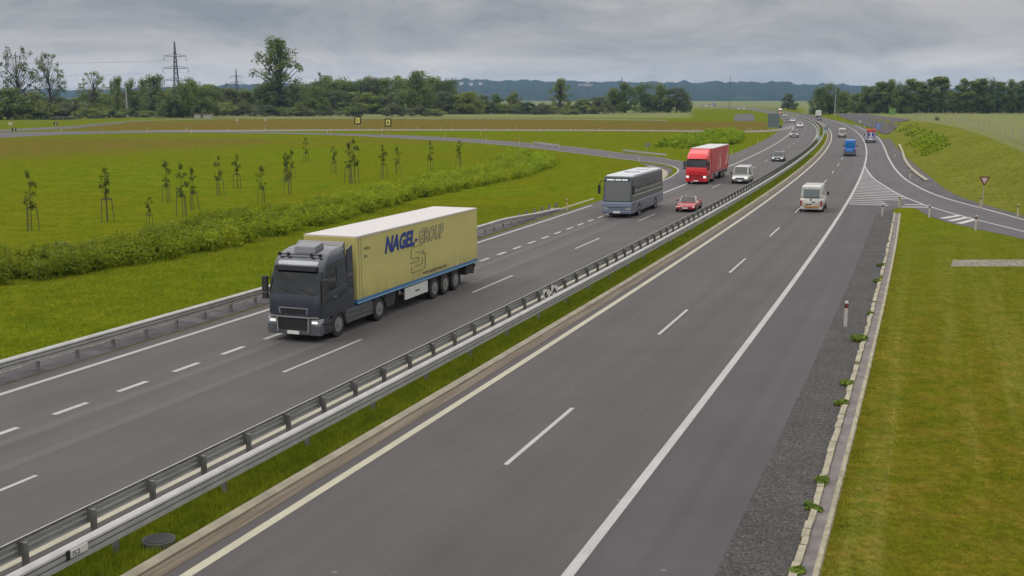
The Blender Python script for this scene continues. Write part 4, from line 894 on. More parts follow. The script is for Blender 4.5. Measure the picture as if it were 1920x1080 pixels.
flat_sign('green_board', 'green board on the grass at the end of the far right field edge', 'board', 1673, 217.5, 2.2, RECT(3.4, 3.0), [mat('board_green', (.10, .22, .05), .7)], posts=((-1.3, 0), (1.3, 0)))
# tall sign panel seen from behind, and its neighbour
r = flat_sign('direction_board', 'large grey-green back of a direction board at the left side of the far motorway', 'road sign', 1450, 245, 3.1, RECT(3.6, 4.2), [mat('board_back', (.125, .165, .165), .55, .3)], posts=((-1.4, 0), (1.4, 0)), pr=.07)
flat_sign('grey_board', 'small grey back of a sign left of the shrubs behind the red truck', 'road sign', 1214, 287, 1.5, RECT(.9, .8), [mat('board_grey', (.16, .18, .15), .6)])
nm = MB(); x, y = gnd(1463, 240); nm.tube([(0, 0, 0), (0, 0, .9)], .55, 12, r2=.4); o = nm.build('impact_drum', mat('drum_dark', (.03, .045, .04), .6)); o.location = (x, y, 0); tag(o, 'dark impact drum at the tip where the far exit road leaves', 'barrier drum')
# crash-barrier end boxes in the median
for (s_, t_, lab) in ((268, -16.8, 'pale green barrier connection box in the median, nearer one'), (318, -16.0, 'pale green barrier connection box in the median beneath the blue sign')):
    x, y, a = rd(s_, t_); m_ = MB(); m_.box(-.45, .45, -.6, .6, 0, 1.0); m_.box(-.3, .3, -.4, .4, 1.0, 1.35); o = m_.build('barrier_box', mat('box_green', (.30, .38, .34), .6, var=.2), bevel=.05); o.location = (x, y, 0); o.rotation_euler = (0, 0, -a); tag(o, lab, 'barrier box')
    m_ = MB(); m_.box(-.46, .46, -.25, .25, .45, .8); m_.build('stripe', M_BLK, o)
# small plates hung on the median barrier
def kmplate(s_, t_, z, wdt, h, txt, lab, face=1):
    x, y, a = rd(s_, t_); r = thing('kilometre_plate', lab, 'plate', (x, y, z), -a + math.pi / 2 if face > 0 else 0)
    m_ = MB(); m_.box(-wdt / 2, wdt / 2, -.012, .012, -h / 2, h / 2); m_.build('plate', mat('plate_white', (.50, .50, .48), .5), r)
    if txt: text('digits', txt, h * .95, M_BLK, r, Matrix.Translation((-wdt * .44, -.016, -h * .34)) @ Matrix.Rotation(math.pi / 2, 4, 'X'), sx=.9)
    m_ = MB(); m_.box(-wdt / 2 - .10, -wdt / 2 - .02, -.02, .02, -h / 2, h / 2 + .03); m_.build('bracket', M_BLK, r); return r
kmplate(17.05, -16.10, .63, .50, .16, '15.2', 'small white plate with dark digits fixed to the near median barrier at the bottom left')
for s_, tx, lab in ((49.2, '6', 'left white number plate clipped between the median barriers'), (50.4, 'A', 'right white number plate clipped between the median barriers')):
    x, y, a = rd(s_, -16.9); r = thing('kilometre_plate', lab, 'plate', (x, y, .62), -.5, 'number plates between the median barriers'); m_ = MB(); m_.box(-.17, .17, -.012, .012, -.2, .24); m_.build('plate', MATS['plate_white'], r)
    text('digits', tx, .42, M_BLK, r, Matrix.Translation((-.12, -.016, -.13)) @ Matrix.Rotation(math.pi / 2, 4, 'X'), off=.01); m_ = MB(); m_.box(-.02, .02, .015, .05, -.6, .2); m_.build('post', M_STEELD, r)

def fence(label, pts, n, h, hidden=None, group='wire fences'):
    r = thing('wire_fence', label, 'fence', group=group); p = pline([place(*q) for q in pts], n)
    for q in p:
        m_ = MB(); m_.tube([(q[0], q[1], q[2] - .1), (q[0], q[1], q[2] + h)], .065, 5); m_.build('post', mat('fence_post', (.26, .26, .23), .8), r)
    w = MB()
    for z in np.linspace(.3, h - .1, 7): w.tube([(q[0], q[1], q[2] + z) for q in p], .012, 3, cap=False)
    w.build('wire_mesh', M_STEELD, r); return r
fence('long wire fence with pale posts in front of the left tree belt', [(-40, 240), (56, 235), (137, 227), (225, 223), (285, 221.5), (404, 218), (520, 219), (600, 220), (720, 220), (900, 217.5), (1110, 215.5), (1240, 216)], 46, 2.3)
fence('wire fence along the field edge on top of the right-hand bank', [(1700, 222), (1750, 227), (1790, 233), (1840, 244), (1880, 256), (1925, 274), (1990, 300)], 24, 2.2)
def pole(px, by, h, r0, lab, m=M_POLE, name='pole'):
    x, y, z = place(px, by); m_ = MB(); m_.tube([(0, 0, -.3), (0, 0, h)], r0, 8, r2=r0 * .6); o = m_.build(name, m); o.location = (x, y, z)
    c = MB(); c.box(-r0 * 1.5, r0 * 1.5, -.12, .12, h, h + .15); c.build('cap', m, o); tag(o, lab, 'pole')
pole(239, 219, 17.5, .45, 'thick pale concrete pole between the narrow dark trees at the left', mat('pole_concrete', (.30, .31, .32), .9))
pole(1565, 218, 15, .28, 'thin pale pole in front of the right tree row by the far motorway', MATS['pole_concrete'])
pole(1367.5, 207, 28, .25, 'thin dark mast on the field left of the far motorway', mat('mast_dark', (.10, .11, .11), .7))
def pylon(px, D, h, lab):
    x = (px - 960) / F * D; r = thing('lattice_pylon', lab, 'power pylon', (x, D, 0), .12); m_ = MB(); wb, wt = h * .052, h * .014
    def wz(z): return wb + (wt - wb) * min(1, z / (h * .8)) if z < h * .8 else wt * (1 - (z - h * .8) / (h * .2) * .8)
    zs = [0, .12, .24, .35, .45, .54, .62, .70, .76, .82, .88, .94, 1]; th = max(.16, D * .00018)
    for i in range(len(zs) - 1):
        z0, z1 = zs[i] * h, zs[i + 1] * h; a, b = wz(z0), wz(z1)
        for sx, sy in ((-1, -1), (1, -1), (1, 1), (-1, 1)): m_.bar((sx * a, sy * a, z0), (sx * b, sy * b, z1), th * 1.5)
        for sy in (-1, 1): m_.bar((-a, sy * a, z0), (b, sy * b, z1), th); m_.bar((a, sy * a, z0), (-b, sy * b, z1), th); m_.bar((-b, sy * b, z1), (b, sy * b, z1), th)
        for sx in (-1, 1): m_.bar((sx * a, -a, z0), (sx * b, b, z1), th)
    m_.build('mast', mat('pylon_steel', (.05, .055, .06), .7, .3), r)
    for zf, wf in ((.80, .145), (.64, .17), (.48, .155)):
        k = MB(); z = h * zf
        for s_ in (-1, 1):
            tip = (s_ * h * wf, 0, z + h * .01); k.bar((0, -.4, z), tip, th * 1.3); k.bar((0, .4, z), tip, th * 1.3); k.bar((0, 0, z + h * .04), tip, th * 1.2)
            for q in (.45, .7): k.bar((s_ * h * wf * q, 0, z), (s_ * h * wf * q, 0, z + h * .04 * (1 - q)), th)
        k.build('crossarm', MATS['pylon_steel'], r)
        for s_ in (-1, 1): q = MB(); q.tube([(s_ * h * wf, 0, z), (s_ * h * wf, 0, z - h * .05)], th * .9, 5); q.build('insulator', MATS['pylon_steel'], r)
    return r
P1 = pylon(341, 615, 40, 'nearest dark lattice power pylon rising above the trees at the left')
P2 = pylon(452, 1180, 40, 'smaller pale lattice power pylon left of the big round-crowned tree')
P3 = pylon(432.5, 2100, 40, 'tiny most distant lattice power pylon, just left of the smaller one')
pw = thing('power_lines', 'thin power lines hanging from the nearest lattice pylon', 'power lines')
def cable(a, b, sag):
    m_ = MB(); m_.tube([(a[0] + (b[0] - a[0]) * t, a[1] + (b[1] - a[1]) * t, a[2] + (b[2] - a[2]) * t - sag * 4 * t * (1 - t)) for t in np.linspace(0, 1, 16)], .022, 4, cap=False); m_.build('cable', MATS['pylon_steel'], pw)
for zf, wf in ((.80, .145), (.64, .17), (.48, .155)):
    for s_ in (-1, 1):
        x1 = (341 - 960) / F * 615 + s_ * 40 * wf; x2 = (452 - 960) / F * 1180 + s_ * 40 * wf
        cable((x1, 615, 40 * zf - 2), (x2, 1180, 40 * zf - 2), 9); cable((x1, 615, 40 * zf - 2), (x1 - 330, 400, 40 * zf + 2), 6)
# little shed, far houses, mast on the ridge
x, y, z = place(380, 221.5); r = thing('shed', 'small pale flat-roofed shed among the bushes by the wire fence', 'shed', (x, y, z)); m_ = MB(); m_.box(-4.2, 4.2, 0, 4, 0, 2.0); m_.build('wall', M_WOODSH, r); m_ = MB(); m_.box(-4.5, 4.5, -.3, 4.3, 2.0, 2.25); m_.build('roof', M_ROOF, r); m_ = MB(); m_.box(-1, .2, -.03, -.005, .05, 1.8); m_.build('door', M_ROOF, r)
for (px, py, w, h, n) in ((1088, 160.5, 30, 9, 1), (1098, 159.5, 22, 8, 1), (1105, 161, 24, 7, 1), (1362, 166, 60, 9, 0), (1382, 166, 50, 8, 0), (1398, 166.5, 46, 8, 0), (867, 156, 20, 8, 1), (884, 157, 18, 7, 1), (902, 157, 16, 7, 1)):
    D = 5400; r = thing('house', 'tiny pale house on the wooded hillside on the horizon' if n else 'long pale building on the wooded hillside right of centre', 'house', ((px - 960) / F * D, D, H0 + (YH - py) / F * D - h), 0, 'far houses on the hills' if n else 'long pale buildings on the far hills')
    m_ = MB(); m_.box(-w / 2, w / 2, 0, 14, -14, h); m_.build('wall', mat('house_white', (.62, .60, .56), .8), r); m_ = MB(); m_.prism([(-1, h), (15, h), (7, h + 6)], -w / 2 - 1, w / 2 + 1); m_.build('roof', mat('house_roof', (.16, .11, .09), .9), r)
D = 5900; x = (1162 - 960) / F * D; m_ = MB(); m_.tube([(0, 0, -40), (0, 0, 34)], 2.4, 6, r2=1.2); o = m_.build('mast', MATS['mast_dark']); o.location = (x, D, H0 + (YH - 157) / F * D); tag(o, 'thin transmitter mast on the ridge of the far hills', 'mast')
m_ = MB(); m_.tube([(0, 0, 14), (0, 0, 20)], 4, 8); m_.build('antenna', MATS['mast_dark'], o)

# ------------------------------------------------------------------ vehicles (front at y = 0, facing +y, x to the vehicle's right)
def fr(yb0, yb1, yt0, yt1, wb, wt, zb, zt):
    return dict(B=[(-wb, yb0, zb), (wb, yb0, zb), (wb, yb1, zb), (-wb, yb1, zb)], T=[(-wt, yt0, zt), (wt, yt0, zt), (wt, yt1, zt), (-wt, yt1, zt)])
def fr_mb(q, m_=None, m=0):
    m_ = m_ or MB(); b = len(m_.v); m_.v += q['B'] + q['T']
    for f in ((0, 3, 2, 1), (4, 5, 6, 7), (0, 1, 5, 4), (1, 2, 6, 5), (2, 3, 7, 6), (3, 0, 4, 7)): m_.f.append(tuple(b + i for i in f)); m_.m.append(m)
    return m_
def faces(q): 
    B, T = q['B'], q['T']
    return dict(front=[B[1], B[0], T[0], T[1]], rear=[B[3], B[2], T[2], T[3]], right=[B[2], B[1], T[1], T[2]], left=[B[0], B[3], T[3], T[0]])
def pan(m_, c, u0, u1, v0, v1, off=.012, m=0, poly=None):
    c = [Vector(p) for p in c]; n = (c[1] - c[0]).cross(c[3] - c[0]).normalized()
    def pt(u, v): return (c[0] * (1 - u) + c[1] * u) * (1 - v) + (c[3] * (1 - u) + c[2] * u) * v
    P_ = poly or [(u0, v0), (u1, v0), (u1, v1), (u0, v1)]; a = [pt(*p) + n * off for p in P_]; b_ = [pt(*p) - n * .02 for p in P_]; k = len(P_); b = len(m_.v)
    m_.v += [tuple(p) for p in a + b_]; m_.f.append(tuple(range(b, b + k))); m_.m.append(m)
    for i in range(k): j = (i + 1) % k; m_.f.append((b + i, b + j, b + k + j, b + k + i)); m_.m.append(m)
    return m_
def P1_(name, c, u0, u1, v0, v1, m, parent, off=.012, poly=None): return pan(MB(), c, u0, u1, v0, v1, off, poly=poly).build(name, m, parent)
def loft(m_, st_, m=0):
    b0 = len(m_.v); k = len(st_[0][1])
    for y, h in st_:
        for (x, z) in h: m_.v.append((x, y, z))
        for (x, z) in h[::-1][1:-1]: m_.v.append((-x, y, z))
    n = 2 * k - 2
    for i in range(len(st_) - 1):
        for j in range(n): a = b0 + i * n + j; b = b0 + i * n + (j + 1) % n; m_.f.append((a, b, b + n, a + n)); m_.m.append(m)
    m_.f.append(tuple(b0 + j for j in range(n))); m_.m.append(m); e_ = b0 + (len(st_) - 1) * n; m_.f.append(tuple(e_ + j for j in range(n))[::-1]); m_.m.append(m)
def wheel(parent, x, y, r, w, rim=None, dual=False):
    s_ = 1 if x > 0 else -1; m_ = MB(); xo = x; xi = x - s_ * w
    for (a, ra) in ((0, r - .03),): m_.tube([(xi, y, r), (xi + s_ * .03, y, r), (xo - s_ * .03, y, r), (xo, y, r)], r, 22)
    # round the shoulders
    n = 22; 
    for k in range(n):
        for base in (0, 3 * n): 
            vx, vy, vz = m_.v[base + k]; m_.v[base + k] = (vx, y + (vy - y) * .93, r + (vz - r) * .93)
    o = m_.build('wheel', M_RUBBER, parent, smooth=False)
    k = MB(); k.tube([(xo - s_ * .02, y, r), (xo + s_ * .012, y, r)], r * .60, 18); k.build('rim', rim or M_RIM, o)
    k = MB(); k.tube([(xo, y, r), (xo + s_ * .05, y, r)], r * .22, 10); k.build('hub', M_CHASS if rim is None else M_RIMD, o)
    return o
def place_v(r, s_, t_, away, L):
    x, y, a = rd(s_ + (L if away else 0), t_); r.location = (x, y, .018); r.rotation_euler = (0, 0, -a if away else math.pi - a)
def plate(parent, y, z, w=.52, h=.12, m=None, off=.03):
    k = MB(); k.box(-w / 2, w / 2, y - off, y + off, z - h / 2, z + h / 2); k.build('number_plate', m or M_PLATE, parent)
def car(label, cat, s_, t_, away, L, W_, Hh, col, kind='sedan', rough=.3, metal=.2, lights=True, group=None, roofcol=None, name='car', wr=.32, bumper=None, clad=None, rear_glass=True, side_glass=True):
    body = mat('paint_%.3f_%.3f_%.3f' % col, col, rough, metal, coat=.6, var=.05); r = thing(name, label, cat, group=group); hw = W_ / 2
    bumper = bumper or body
    if kind in ('sedan', 'hatch', 'suv', 'roadster'):
        hood = {'sedan': .70, 'hatch': .78, 'suv': .98, 'roadster': .66}[kind] ; belt = {'sedan': .88, 'hatch': .92, 'suv': 1.10, 'roadster': .80}[kind]
        tops = {'sedan': [(0, hood - .12), (.03, hood - .02), (.25, belt), (.80, belt + .06), (.97, belt + .04), (1, belt - .12)], 'hatch': [(0, hood - .14), (.04, hood), (.24, belt), (.9, belt + .05), (1, belt - .02)],
                'suv': [(0, hood - .16), (.03, hood), (.24, belt), (.9, belt + .05), (1, belt)], 'roadster': [(0, .50), (.05, .62), (.2, .72), (.36, .80), (.85, .84), (.97, .80), (1, .68)]}[kind]
        gh = {'sedan': (.25, .86, .38, .70), 'hatch': (.24, .98, .38, .86), 'suv': (.24, .99, .36, .90), 'roadster': (.36, .50, .46, .48)}[kind]
        pan_ = False
    else:   # van: short sloping nose then a tall box
        belt = Hh * .52; tops = [(0, Hh * .34), (.015, Hh * .41), (.14, belt), (.99, belt), (1, belt - .05)]; gh = (.12, 1.0, .25, .985); pan_ = True
    zb = .22 if kind != 'suv' else .30
    ys = [0, .012, .04, .10, .2, .3, .45, .6, .75, .88, .96, .99, 1.0]; st_ = []
    for f in ys:
        top = float(np.interp(f, *zip(*tops))); rf = max(0, 1 - f / .10); rr = max(0, (f - .93) / .07); w = hw * (1 - .16 * rf ** 2 - .07 * rr ** 2)
        z0 = zb + .10 * rf + .10 * rr
        st_.append((-f * L, [(0, z0), (w * .88, z0), (w * .97, z0 + .12), (w, (z0 + top) / 2), (w * .985, top - .10), (w * .90, top - .01), (0, top + .015)]))
    m_ = MB(); loft(m_, st_); m_.build('body', body, r, bevel=0, smooth=True)
    k = MB(); k.box(-hw * .93, hw * .93, -L * .03, .015, zb + .02, zb + .20); k.build('front_bumper', M_CHASS if clad else bumper, r, bevel=.03)
    k = MB(); k.box(-hw * .95, hw * .95, -L - .02, -L * .97, zb + .02, zb + (.32 if clad else .20)); k.build('rear_bumper', M_CHASS if clad else bumper, r, bevel=.03)
    if kind != 'roadster':
        q = fr(-gh[0] * L, -gh[1] * L, -gh[2] * L, -gh[3] * L, hw * .93, hw * (.76 if not pan_ else .84), belt - .03, Hh)
        fr_mb(q).build('cabin' if not pan_ else 'load_body', body, r, bevel=.17 if pan_ else .07, segs=4); fc = faces(q)
        P1_('windscreen', fc['front'], .07, .93, .10 if not pan_ else .12, .92, M_GLASS, r)
        if rear_glass: P1_('rear_window', fc['rear'], .10, .90, .25 if not pan_ else .42, .88, M_GLASS, r)
        if side_glass:
            for sd_ in ('left', 'right'):
                if pan_: u = (.03, .24) if sd_ == 'left' else (.76, .97); P1_('side_window', fc[sd_], u[0], u[1], .25, .85, M_GLASS, r)
                else: P1_('side_window', fc[sd_], .06, .94, .16, .86, M_GLASS, r)
        if roofcol: k = MB(); k.box(-hw * .70, hw * .70, -gh[3] * L + .05, -gh[2] * L - .05, Hh - .01, Hh + .02); k.build('roof_panel', roofcol, r)
    else:
        q = fr(-.34 * L, -.355 * L, -.43 * L, -.44 * L, hw * .84, hw * .68, .80, Hh); fr_mb(q).build('windscreen', M_GLASS, r)
        k = MB(); T_ = q['T']; B_ = q['B']; k.bar(T_[0], T_[1], .07, .06); k.bar(B_[0], T_[0], .05); k.bar(B_[1], T_[1], .05); k.build('windscreen_frame', mat('frame_silver', (.45, .46, .48), .35, .5), r)
        for x in (-.38, .38): k = MB(); k.box(x - .24, x + .24, -.66 * L, -.60 * L, .62, 1.10); k.box(x - .12, x + .12, -.655 * L, -.615 * L, 1.08, 1.22); k.build('seat', mat('tan_leather', (.32, .27, .20), .7), r, bevel=.05)
        k = MB(); k.box(-hw * .70, hw * .70, -.70 * L, -.42 * L, .78, .855); k.build('cockpit', M_CHASS, r)
        k = MB(); k.box(-hw * .70, hw * .70, -.80 * L, -.68 * L, .83, .93); k.build('folded_roof', M_CHASS, r, bevel=.04)
    fz = float(np.interp(.02, *zip(*tops))); 
    if pan_: fz = Hh * .40
    for x in (-1, 1):
        k = MB(); k.box(x * hw * .72 - .17, x * hw * .72 + .17, -.10, .005 - (.03 if kind == 'roadster' else 0), fz - .20, fz - .05); o = k.build('headlight', M_DRL if lights and not away else M_LAMP, r, bevel=.03)
        k = MB(); zt_ = (Hh * .42 if pan_ else belt - .06); k.box(x * hw * .86 - .07, x * hw * .86 + .07, -L - .015, -L + .06, zt_ - (.42 if pan_ else .16), zt_ + .02); k.build('tail_light', M_TAIL, r)
        k = MB(); mz = belt + .08; my = -(gh[0] + .05) * L; k.box(x * (hw + .13) - .10, x * (hw + .13) + .10, my - .06, my + .06, mz - .05, mz + (.22 if pan_ else .10)); k.build('wing_mirror', M_BLK if pan_ else body, r, bevel=.03)
        for yf in (.17, .80):
            a_ = MB(); xx = x * (hw - .004); a_.tube([(xx, -yf * L, wr + .02), (x * (hw + .004), -yf * L, wr + .02)], wr + .07, 20); a_.build('wheel_arch', M_CHASS, r); wheel(r, x * (hw + .02), -yf * L, wr, .2)
    k = MB(); k.box(-hw * .5, hw * .5, -.05, .02, fz - .24, fz - .10); k.build('grille', M_BLK, r)
    if pan_:
        k = MB(); k.box(-.012, .012, -L - .014, -L + .01, .45, Hh * .9); k.build('door_gap', M_BLK, r)
    plate(r, .0, zb + .14); plate(r, -L, zb + (.55 if not pan_ else .32))
    place_v(r, s_, t_, away, L); return r
# ---- passenger cars and vans, nearest first
car('red open two-seater car with round headlights in the fast lane beside the coach', 'car', 96.0, -19.6, False, 4.0, 1.72, 1.22, (.30, .012, .022), 'roadster', wr=.30)
car('white van with dark lower bumper driving beside the red truck', 'van', 130.5, -19.65, False, 4.9, 1.95, 1.98, (.46, .46, .46), 'van', name='van', clad=True)
wv = car('white high-roofed van seen from behind on the right carriageway, nearest vehicle there', 'van', 99.6, -9.25, True, 5.0, 2.0, 2.32, (.50, .49, .455), 'van', name='van', rear_glass=False)
k = MB(); k.box(-.66, .66, -5.06, -4.93, 1.30, 2.02); k.build('rear_window', mat('pale_blind_glass', (.17, .20, .20), .25), wv, bevel=.04)
k = MB(); k.box(-.55, .62, -5.10, -4.95, .42, .56); k.build('reflective_strip', mat('bumper_amber', (.40, .20, .04), .5), wv)
k = MB(); k.tube([(-.05, -5.0, 1.12), (-.05, -5.05, 1.12)], .09, 12); k.build('badge', M_RIMD, wv); k = MB(); k.box(.1, .34, -5.06, -5.0, .86, .92); k.build('handle', M_BLK, wv); k = MB(); k.box(-.5, .02, -5.06, -5.0, .66, .72); k.build('handle', M_BLK, wv)
bv_ = car('bright blue van with dark bumper seen from behind on the right carriageway', 'van', 200.3, -9.5, True, 5.0, 1.98, 2.75, (.012, .14, .44), 'van', name='van', clad=True, rear_glass=False)
k = MB(); k.box(-.8, .8, -5.05, -4.95, 1.45, 2.35); k.build('rear_window', mat('blue_glass', (.012, .13, .38), .2), bv_, bevel=.04)
k = MB(); k.box(-.95, .95, -5.10, -4.95, .3, .78); k.build('bumper_cladding', mat('grey_cladding', (.08, .09, .10), .6), bv_)
w2 = car('small white van with black rear bumper, farther up the right carriageway', 'van', 296, -11.6, True, 5.0, 2.0, 2.35, (.50, .48, .47), 'van', name='van', clad=True, rear_glass=False)
k = MB(); k.box(-.75, .75, -5.05, -4.95, 1.1, 1.95); k.build('rear_window', mat('grey_glass', (.24, .24, .25), .3), w2)
car('dark silver saloon car alone in the fast lane behind the white van', 'car', 179.3, -19.9, False, 4.6, 1.85, 1.46, (.10, .115, .11), 'sedan', metal=.6)
car('grey off-road car with pinkish windscreen in the slow lane near the exit', 'car', 292.5, -23.3, False, 4.6, 1.95, 1.85, (.22, .20, .20), 'suv')
car('white tall car with dark bonnet area, behind the grey off-road car', 'car', 389, -23.3, False, 4.7, 1.95, 1.9, (.56, .55, .54), 'suv', clad=True)
car('white car third in the far queue of the left carriageway', 'car', 484, -25.0, False, 4.5, 1.85, 1.5, (.55, .54, .53), 'hatch', clad=True)
car('small dark car far away on the left carriageway', 'car', 478, -27.4, False, 4.5, 1.85, 1.5, (.05, .05, .055), 'hatch')
car('whitish car with dark windscreen below the far orange-topped lorry', 'car', 622, -24.4, False, 4.6, 1.9, 1.7, (.42, .40, .40), 'suv', clad=True)
car('very small dark car at the left of the far orange-topped lorry', 'car', 650, -26.6, False, 4.6, 1.85, 1.5, (.04, .04, .045), 'sedan')
car('dark car just left of the far white box lorry on the right carriageway', 'car', 519, -12.6, True, 4.5, 1.85, 1.5, (.05, .055, .06), 'hatch')
FG = 'tiny far vehicles on the distant left bend'
def farcar(px, py, col, kind, label, L=4.8, W_=2.0, Hh=2.0, rz=None):
    c_ = car(label, 'van' if kind == 'van' else 'car', 900, -20, False, L, W_, Hh, col, kind, name='van' if kind == 'van' else 'car', lights=False); x, y = gnd(px, py); c_.location = (x, y, .02); c_.rotation_euler = (0, 0, math.pi - .12); return c_
farcar(1385.5, 206, (.55, .55, .52), 'van', 'tiny white van, left of the pair on the distant left bend', Hh=2.6)
farcar(1394.5, 205.8, (.55, .55, .52), 'van', 'tiny white van, right of the pair on the distant left bend', Hh=3.2)
farcar(1334.5, 200.8, (.5, .5, .48), 'van', 'tiny pale van under the distant dark lorry', Hh=3, W_=2.6); farcar(1323.5, 200, (.5, .5, .48), 'van', 'tiny pale van left of the distant dark lorry', Hh=3.2, W_=2.6)
farcar(1316, 201.5, (.12, .13, .14), 'sedan', 'tiny dark grey car, farthest left of the distant vehicles', L=6, W_=3)

def box_lorry(label, s_, t_, away, L, Hh, cabcol, boxcol, roofcol=None, name='lorry'):
    r = thing(name, label, 'lorry'); cb = mat('paint_%.3f_%.3f_%.3f' % cabcol, cabcol, .35, coat=.4); bc = mat('box_%.3f_%.3f_%.3f' % boxcol, boxcol, .55, var=.06)
    k = MB(); k.prism([(0, .5), (0, 1.5), (-.25, 2.7), (-.6, min(3.1, Hh - .5)), (-2.0, min(3.2, Hh - .4)), (-2.0, .5)], -1.2, 1.2); k.build('cab', cb, r, bevel=.08); k = MB(); pan(k, [(1.1, .005, 1.55), (-1.1, .005, 1.55), (-1.05, -.25, 2.65), (1.05, -.25, 2.65)], 0, 1, 0, 1, .03); k.build('windscreen', M_GLASS, r)
    k = MB(); k.box(-1.25, 1.25, -L, -2.15, 1.05, Hh); k.build('load_box', bc, r, bevel=.03); k = MB(); k.box(-1.2, 1.2, -L + .02, -2.2, Hh, Hh + .05); k.build('roof', roofcol or bc, r)
    k = MB(); k.box(-.5, .5, -L + .1, -1, .55, 1.04); k.build('chassis', M_CHASS, r); k = MB(); k.box(-1.15, 1.15, -L - .03, -L + .12, .42, .78); k.build('rear_bumper', M_CHASS, r)
    for x in (-1, 1):
        for y in (-1.2, -L + 2.2): wheel(r, x * 1.2, y, .46, .3, M_RIMD)
        k = MB(); k.box(x * .95 - .15, x * .95 + .15, -L - .04, -L + .02, .82, .98); k.build('tail_light', M_TAIL, r); k = MB(); k.box(x * .9 - .18, x * .9 + .18, -.05, .03, .72, .92); k.build('headlight', M_LAMP, r)
    if s_ is not None: place_v(r, s_, t_, away, L)
    return r
box_lorry('white box lorry seen from behind, far up the right carriageway before the trees', 596, -8.6, True, 9, 3.7, (.5, .5, .5), (.55, .56, .54))
ol = box_lorry('far lorry with glowing orange and white front at the head of the left queue', 732, -21.5, False, 12, 3.9, (.75, .42, .25), (.12, .16, .16))
k = MB(); k.box(-.9, .9, -.35, -.2, 2.9, 3.3); k.build('lit_panel', mat('lit_panel_white', (.9, .85, .7), .4, emit=((1, .9, .75), .9)), ol)
dl = box_lorry('distant dark and white lorry, highest of the tiny vehicles at the far left bend', None, 0, False, 14, 4, (.10, .11, .12), (.28, .31, .33)); x, y = gnd(1333, 198.6); dl.location = (x, y, 0); dl.rotation_euler = (0, 0, math.pi - .55)

# ---- rescue vehicle with chevron tail on the joining slip road
r = thing('rescue_van', 'orange-topped rescue van with blue and white chevrons on its rear, on the joining slip road', 'van'); L_ = 6.2
oc = mat('rescue_orange', (.50, .055, .045), .4, coat=.3); wc = mat('rescue_white', (.55, .54, .56), .4, coat=.3); bc = mat('rescue_blue', (.035, .03, .20), .4)
k = MB(); k.prism([(0, .45), (0, 1.1), (-.9, 1.45), (-1.6, 2.4), (-2.1, 2.6), (-L_, 2.75), (-L_, .45)], -1.05, 1.05); k.build('body', wc, r, bevel=.08)
k = MB(); k.prism([(-1.9, 2.62), (-2.2, 2.95), (-L_ + .05, 3.0), (-L_ + .02, 2.72)], -.95, .95); k.build('roof_unit', oc, r, bevel=.04)
k = MB(); k.box(-1.02, 1.02, -L_ - .03, -L_ + .02, 2.35, 2.78); k.build('top_band', oc, r)
for i in range(4):
    for x in (-1, 1):
        k = MB(); z = .75 + i * .45; pts = [(x * .18, -L_ - .035, z + .42), (x * 1.0, -L_ - .035, z - .05), (x * 1.0, -L_ - .035, z + .17), (x * .18, -L_ - .035, z + .64)]
        k.face(pts); k.build('chevron_stripe', bc, r)
k = MB(); k.box(-.62, -.22, -L_ - .045, -L_, 1.5, 2.2); k.box(.22, .62, -L_ - .045, -L_, 1.5, 2.2); k.build('rear_window', bc, r)
k = MB(); k.box(-1.05, 1.05, -L_ - .12, -L_ + .05, .32, .62); k.build('rear_bumper', M_CHASS, r); 
k = MB(); pan(k, [(.98, -.92, 1.46), (-.98, -.92, 1.46), (-.9, -1.58, 2.36), (.9, -1.58, 2.36)], .03, .97, .05, .95, .03); k.build('windscreen', M_GLASS, r)
for x in (-1, 1):
    for y in (-1.1, -L_ + 1.3): wheel(r, x * 1.08, y, .38, .25)
    k = MB(); k.box(x * 1.25 - .12, x * 1.25 + .12, -1.7, -1.6, 1.5, 1.9); k.build('wing_mirror', M_BLK, r); k = MB(); k.box(x * .8 - .14, x * .8 + .14, -L_ + .6, -L_ + .9, 3.0, 3.16); k.build('beacon', oc, r)
place_v(r, 262, -5.55, True, L_)

# ---- coach
r = thing('coach', 'silver-grey touring coach with white roof and large windscreen in the slow lane', 'coach'); L_ = 12.2
cg = mat('coach_silver', (.135, .165, .215), .32, .35, coat=.5, var=.06); cd = mat('coach_dark', (.040, .052, .064), .3, .2, coat=.5); cr_ = mat('coach_roof', (.42, .44, .47), .5)
k = MB(); k.prism([(0, .35), (.02, 1.15), (-.05, 1.35), (-L_, 1.35), (-L_, .40)], -1.27, 1.27); k.build('lower_body', cg, r, bevel=.07, segs=3)
q = fr(-.04, -L_ + .02, -.42, -L_ + .22, 1.265, 1.20, 1.35, 3.42); fr_mb(q).build('upper_body', cd, r, bevel=.10, segs=3); fc = faces(q)
k = MB(); k.prism([(-.75, 3.40), (-.95, 3.50), (-L_ + .4, 3.50), (-L_ + .3, 3.40)], -1.13, 1.13); k.build('roof', cr_, r, bevel=.03); k = MB(); k.box(-.55, .55, -5.6, -4.6, 3.5, 3.60); k.box(-.5, .5, -9.4, -8.6, 3.5, 3.56); k.build('roof_hatch', cr_, r, bevel=.03)
P1_('windscreen', fc['front'], .06, .94, .02, .80, mat('coach_glass', (.055, .062, .066), .07, spec=.9), r, .02)
k = MB(); 
for u in (.10, .40, .63): pan(k, fc['front'], u, u + (.26 if u < .3 else .20), .835, .885, .05)
k.build('destination_light', mat('sign_lit', (.7, .72, .72), .4, emit=((.9, 1, 1), .25)), r); P1_('destination_panel', fc['front'], .07, .90, .81, .91, M_BLK, r, .03)
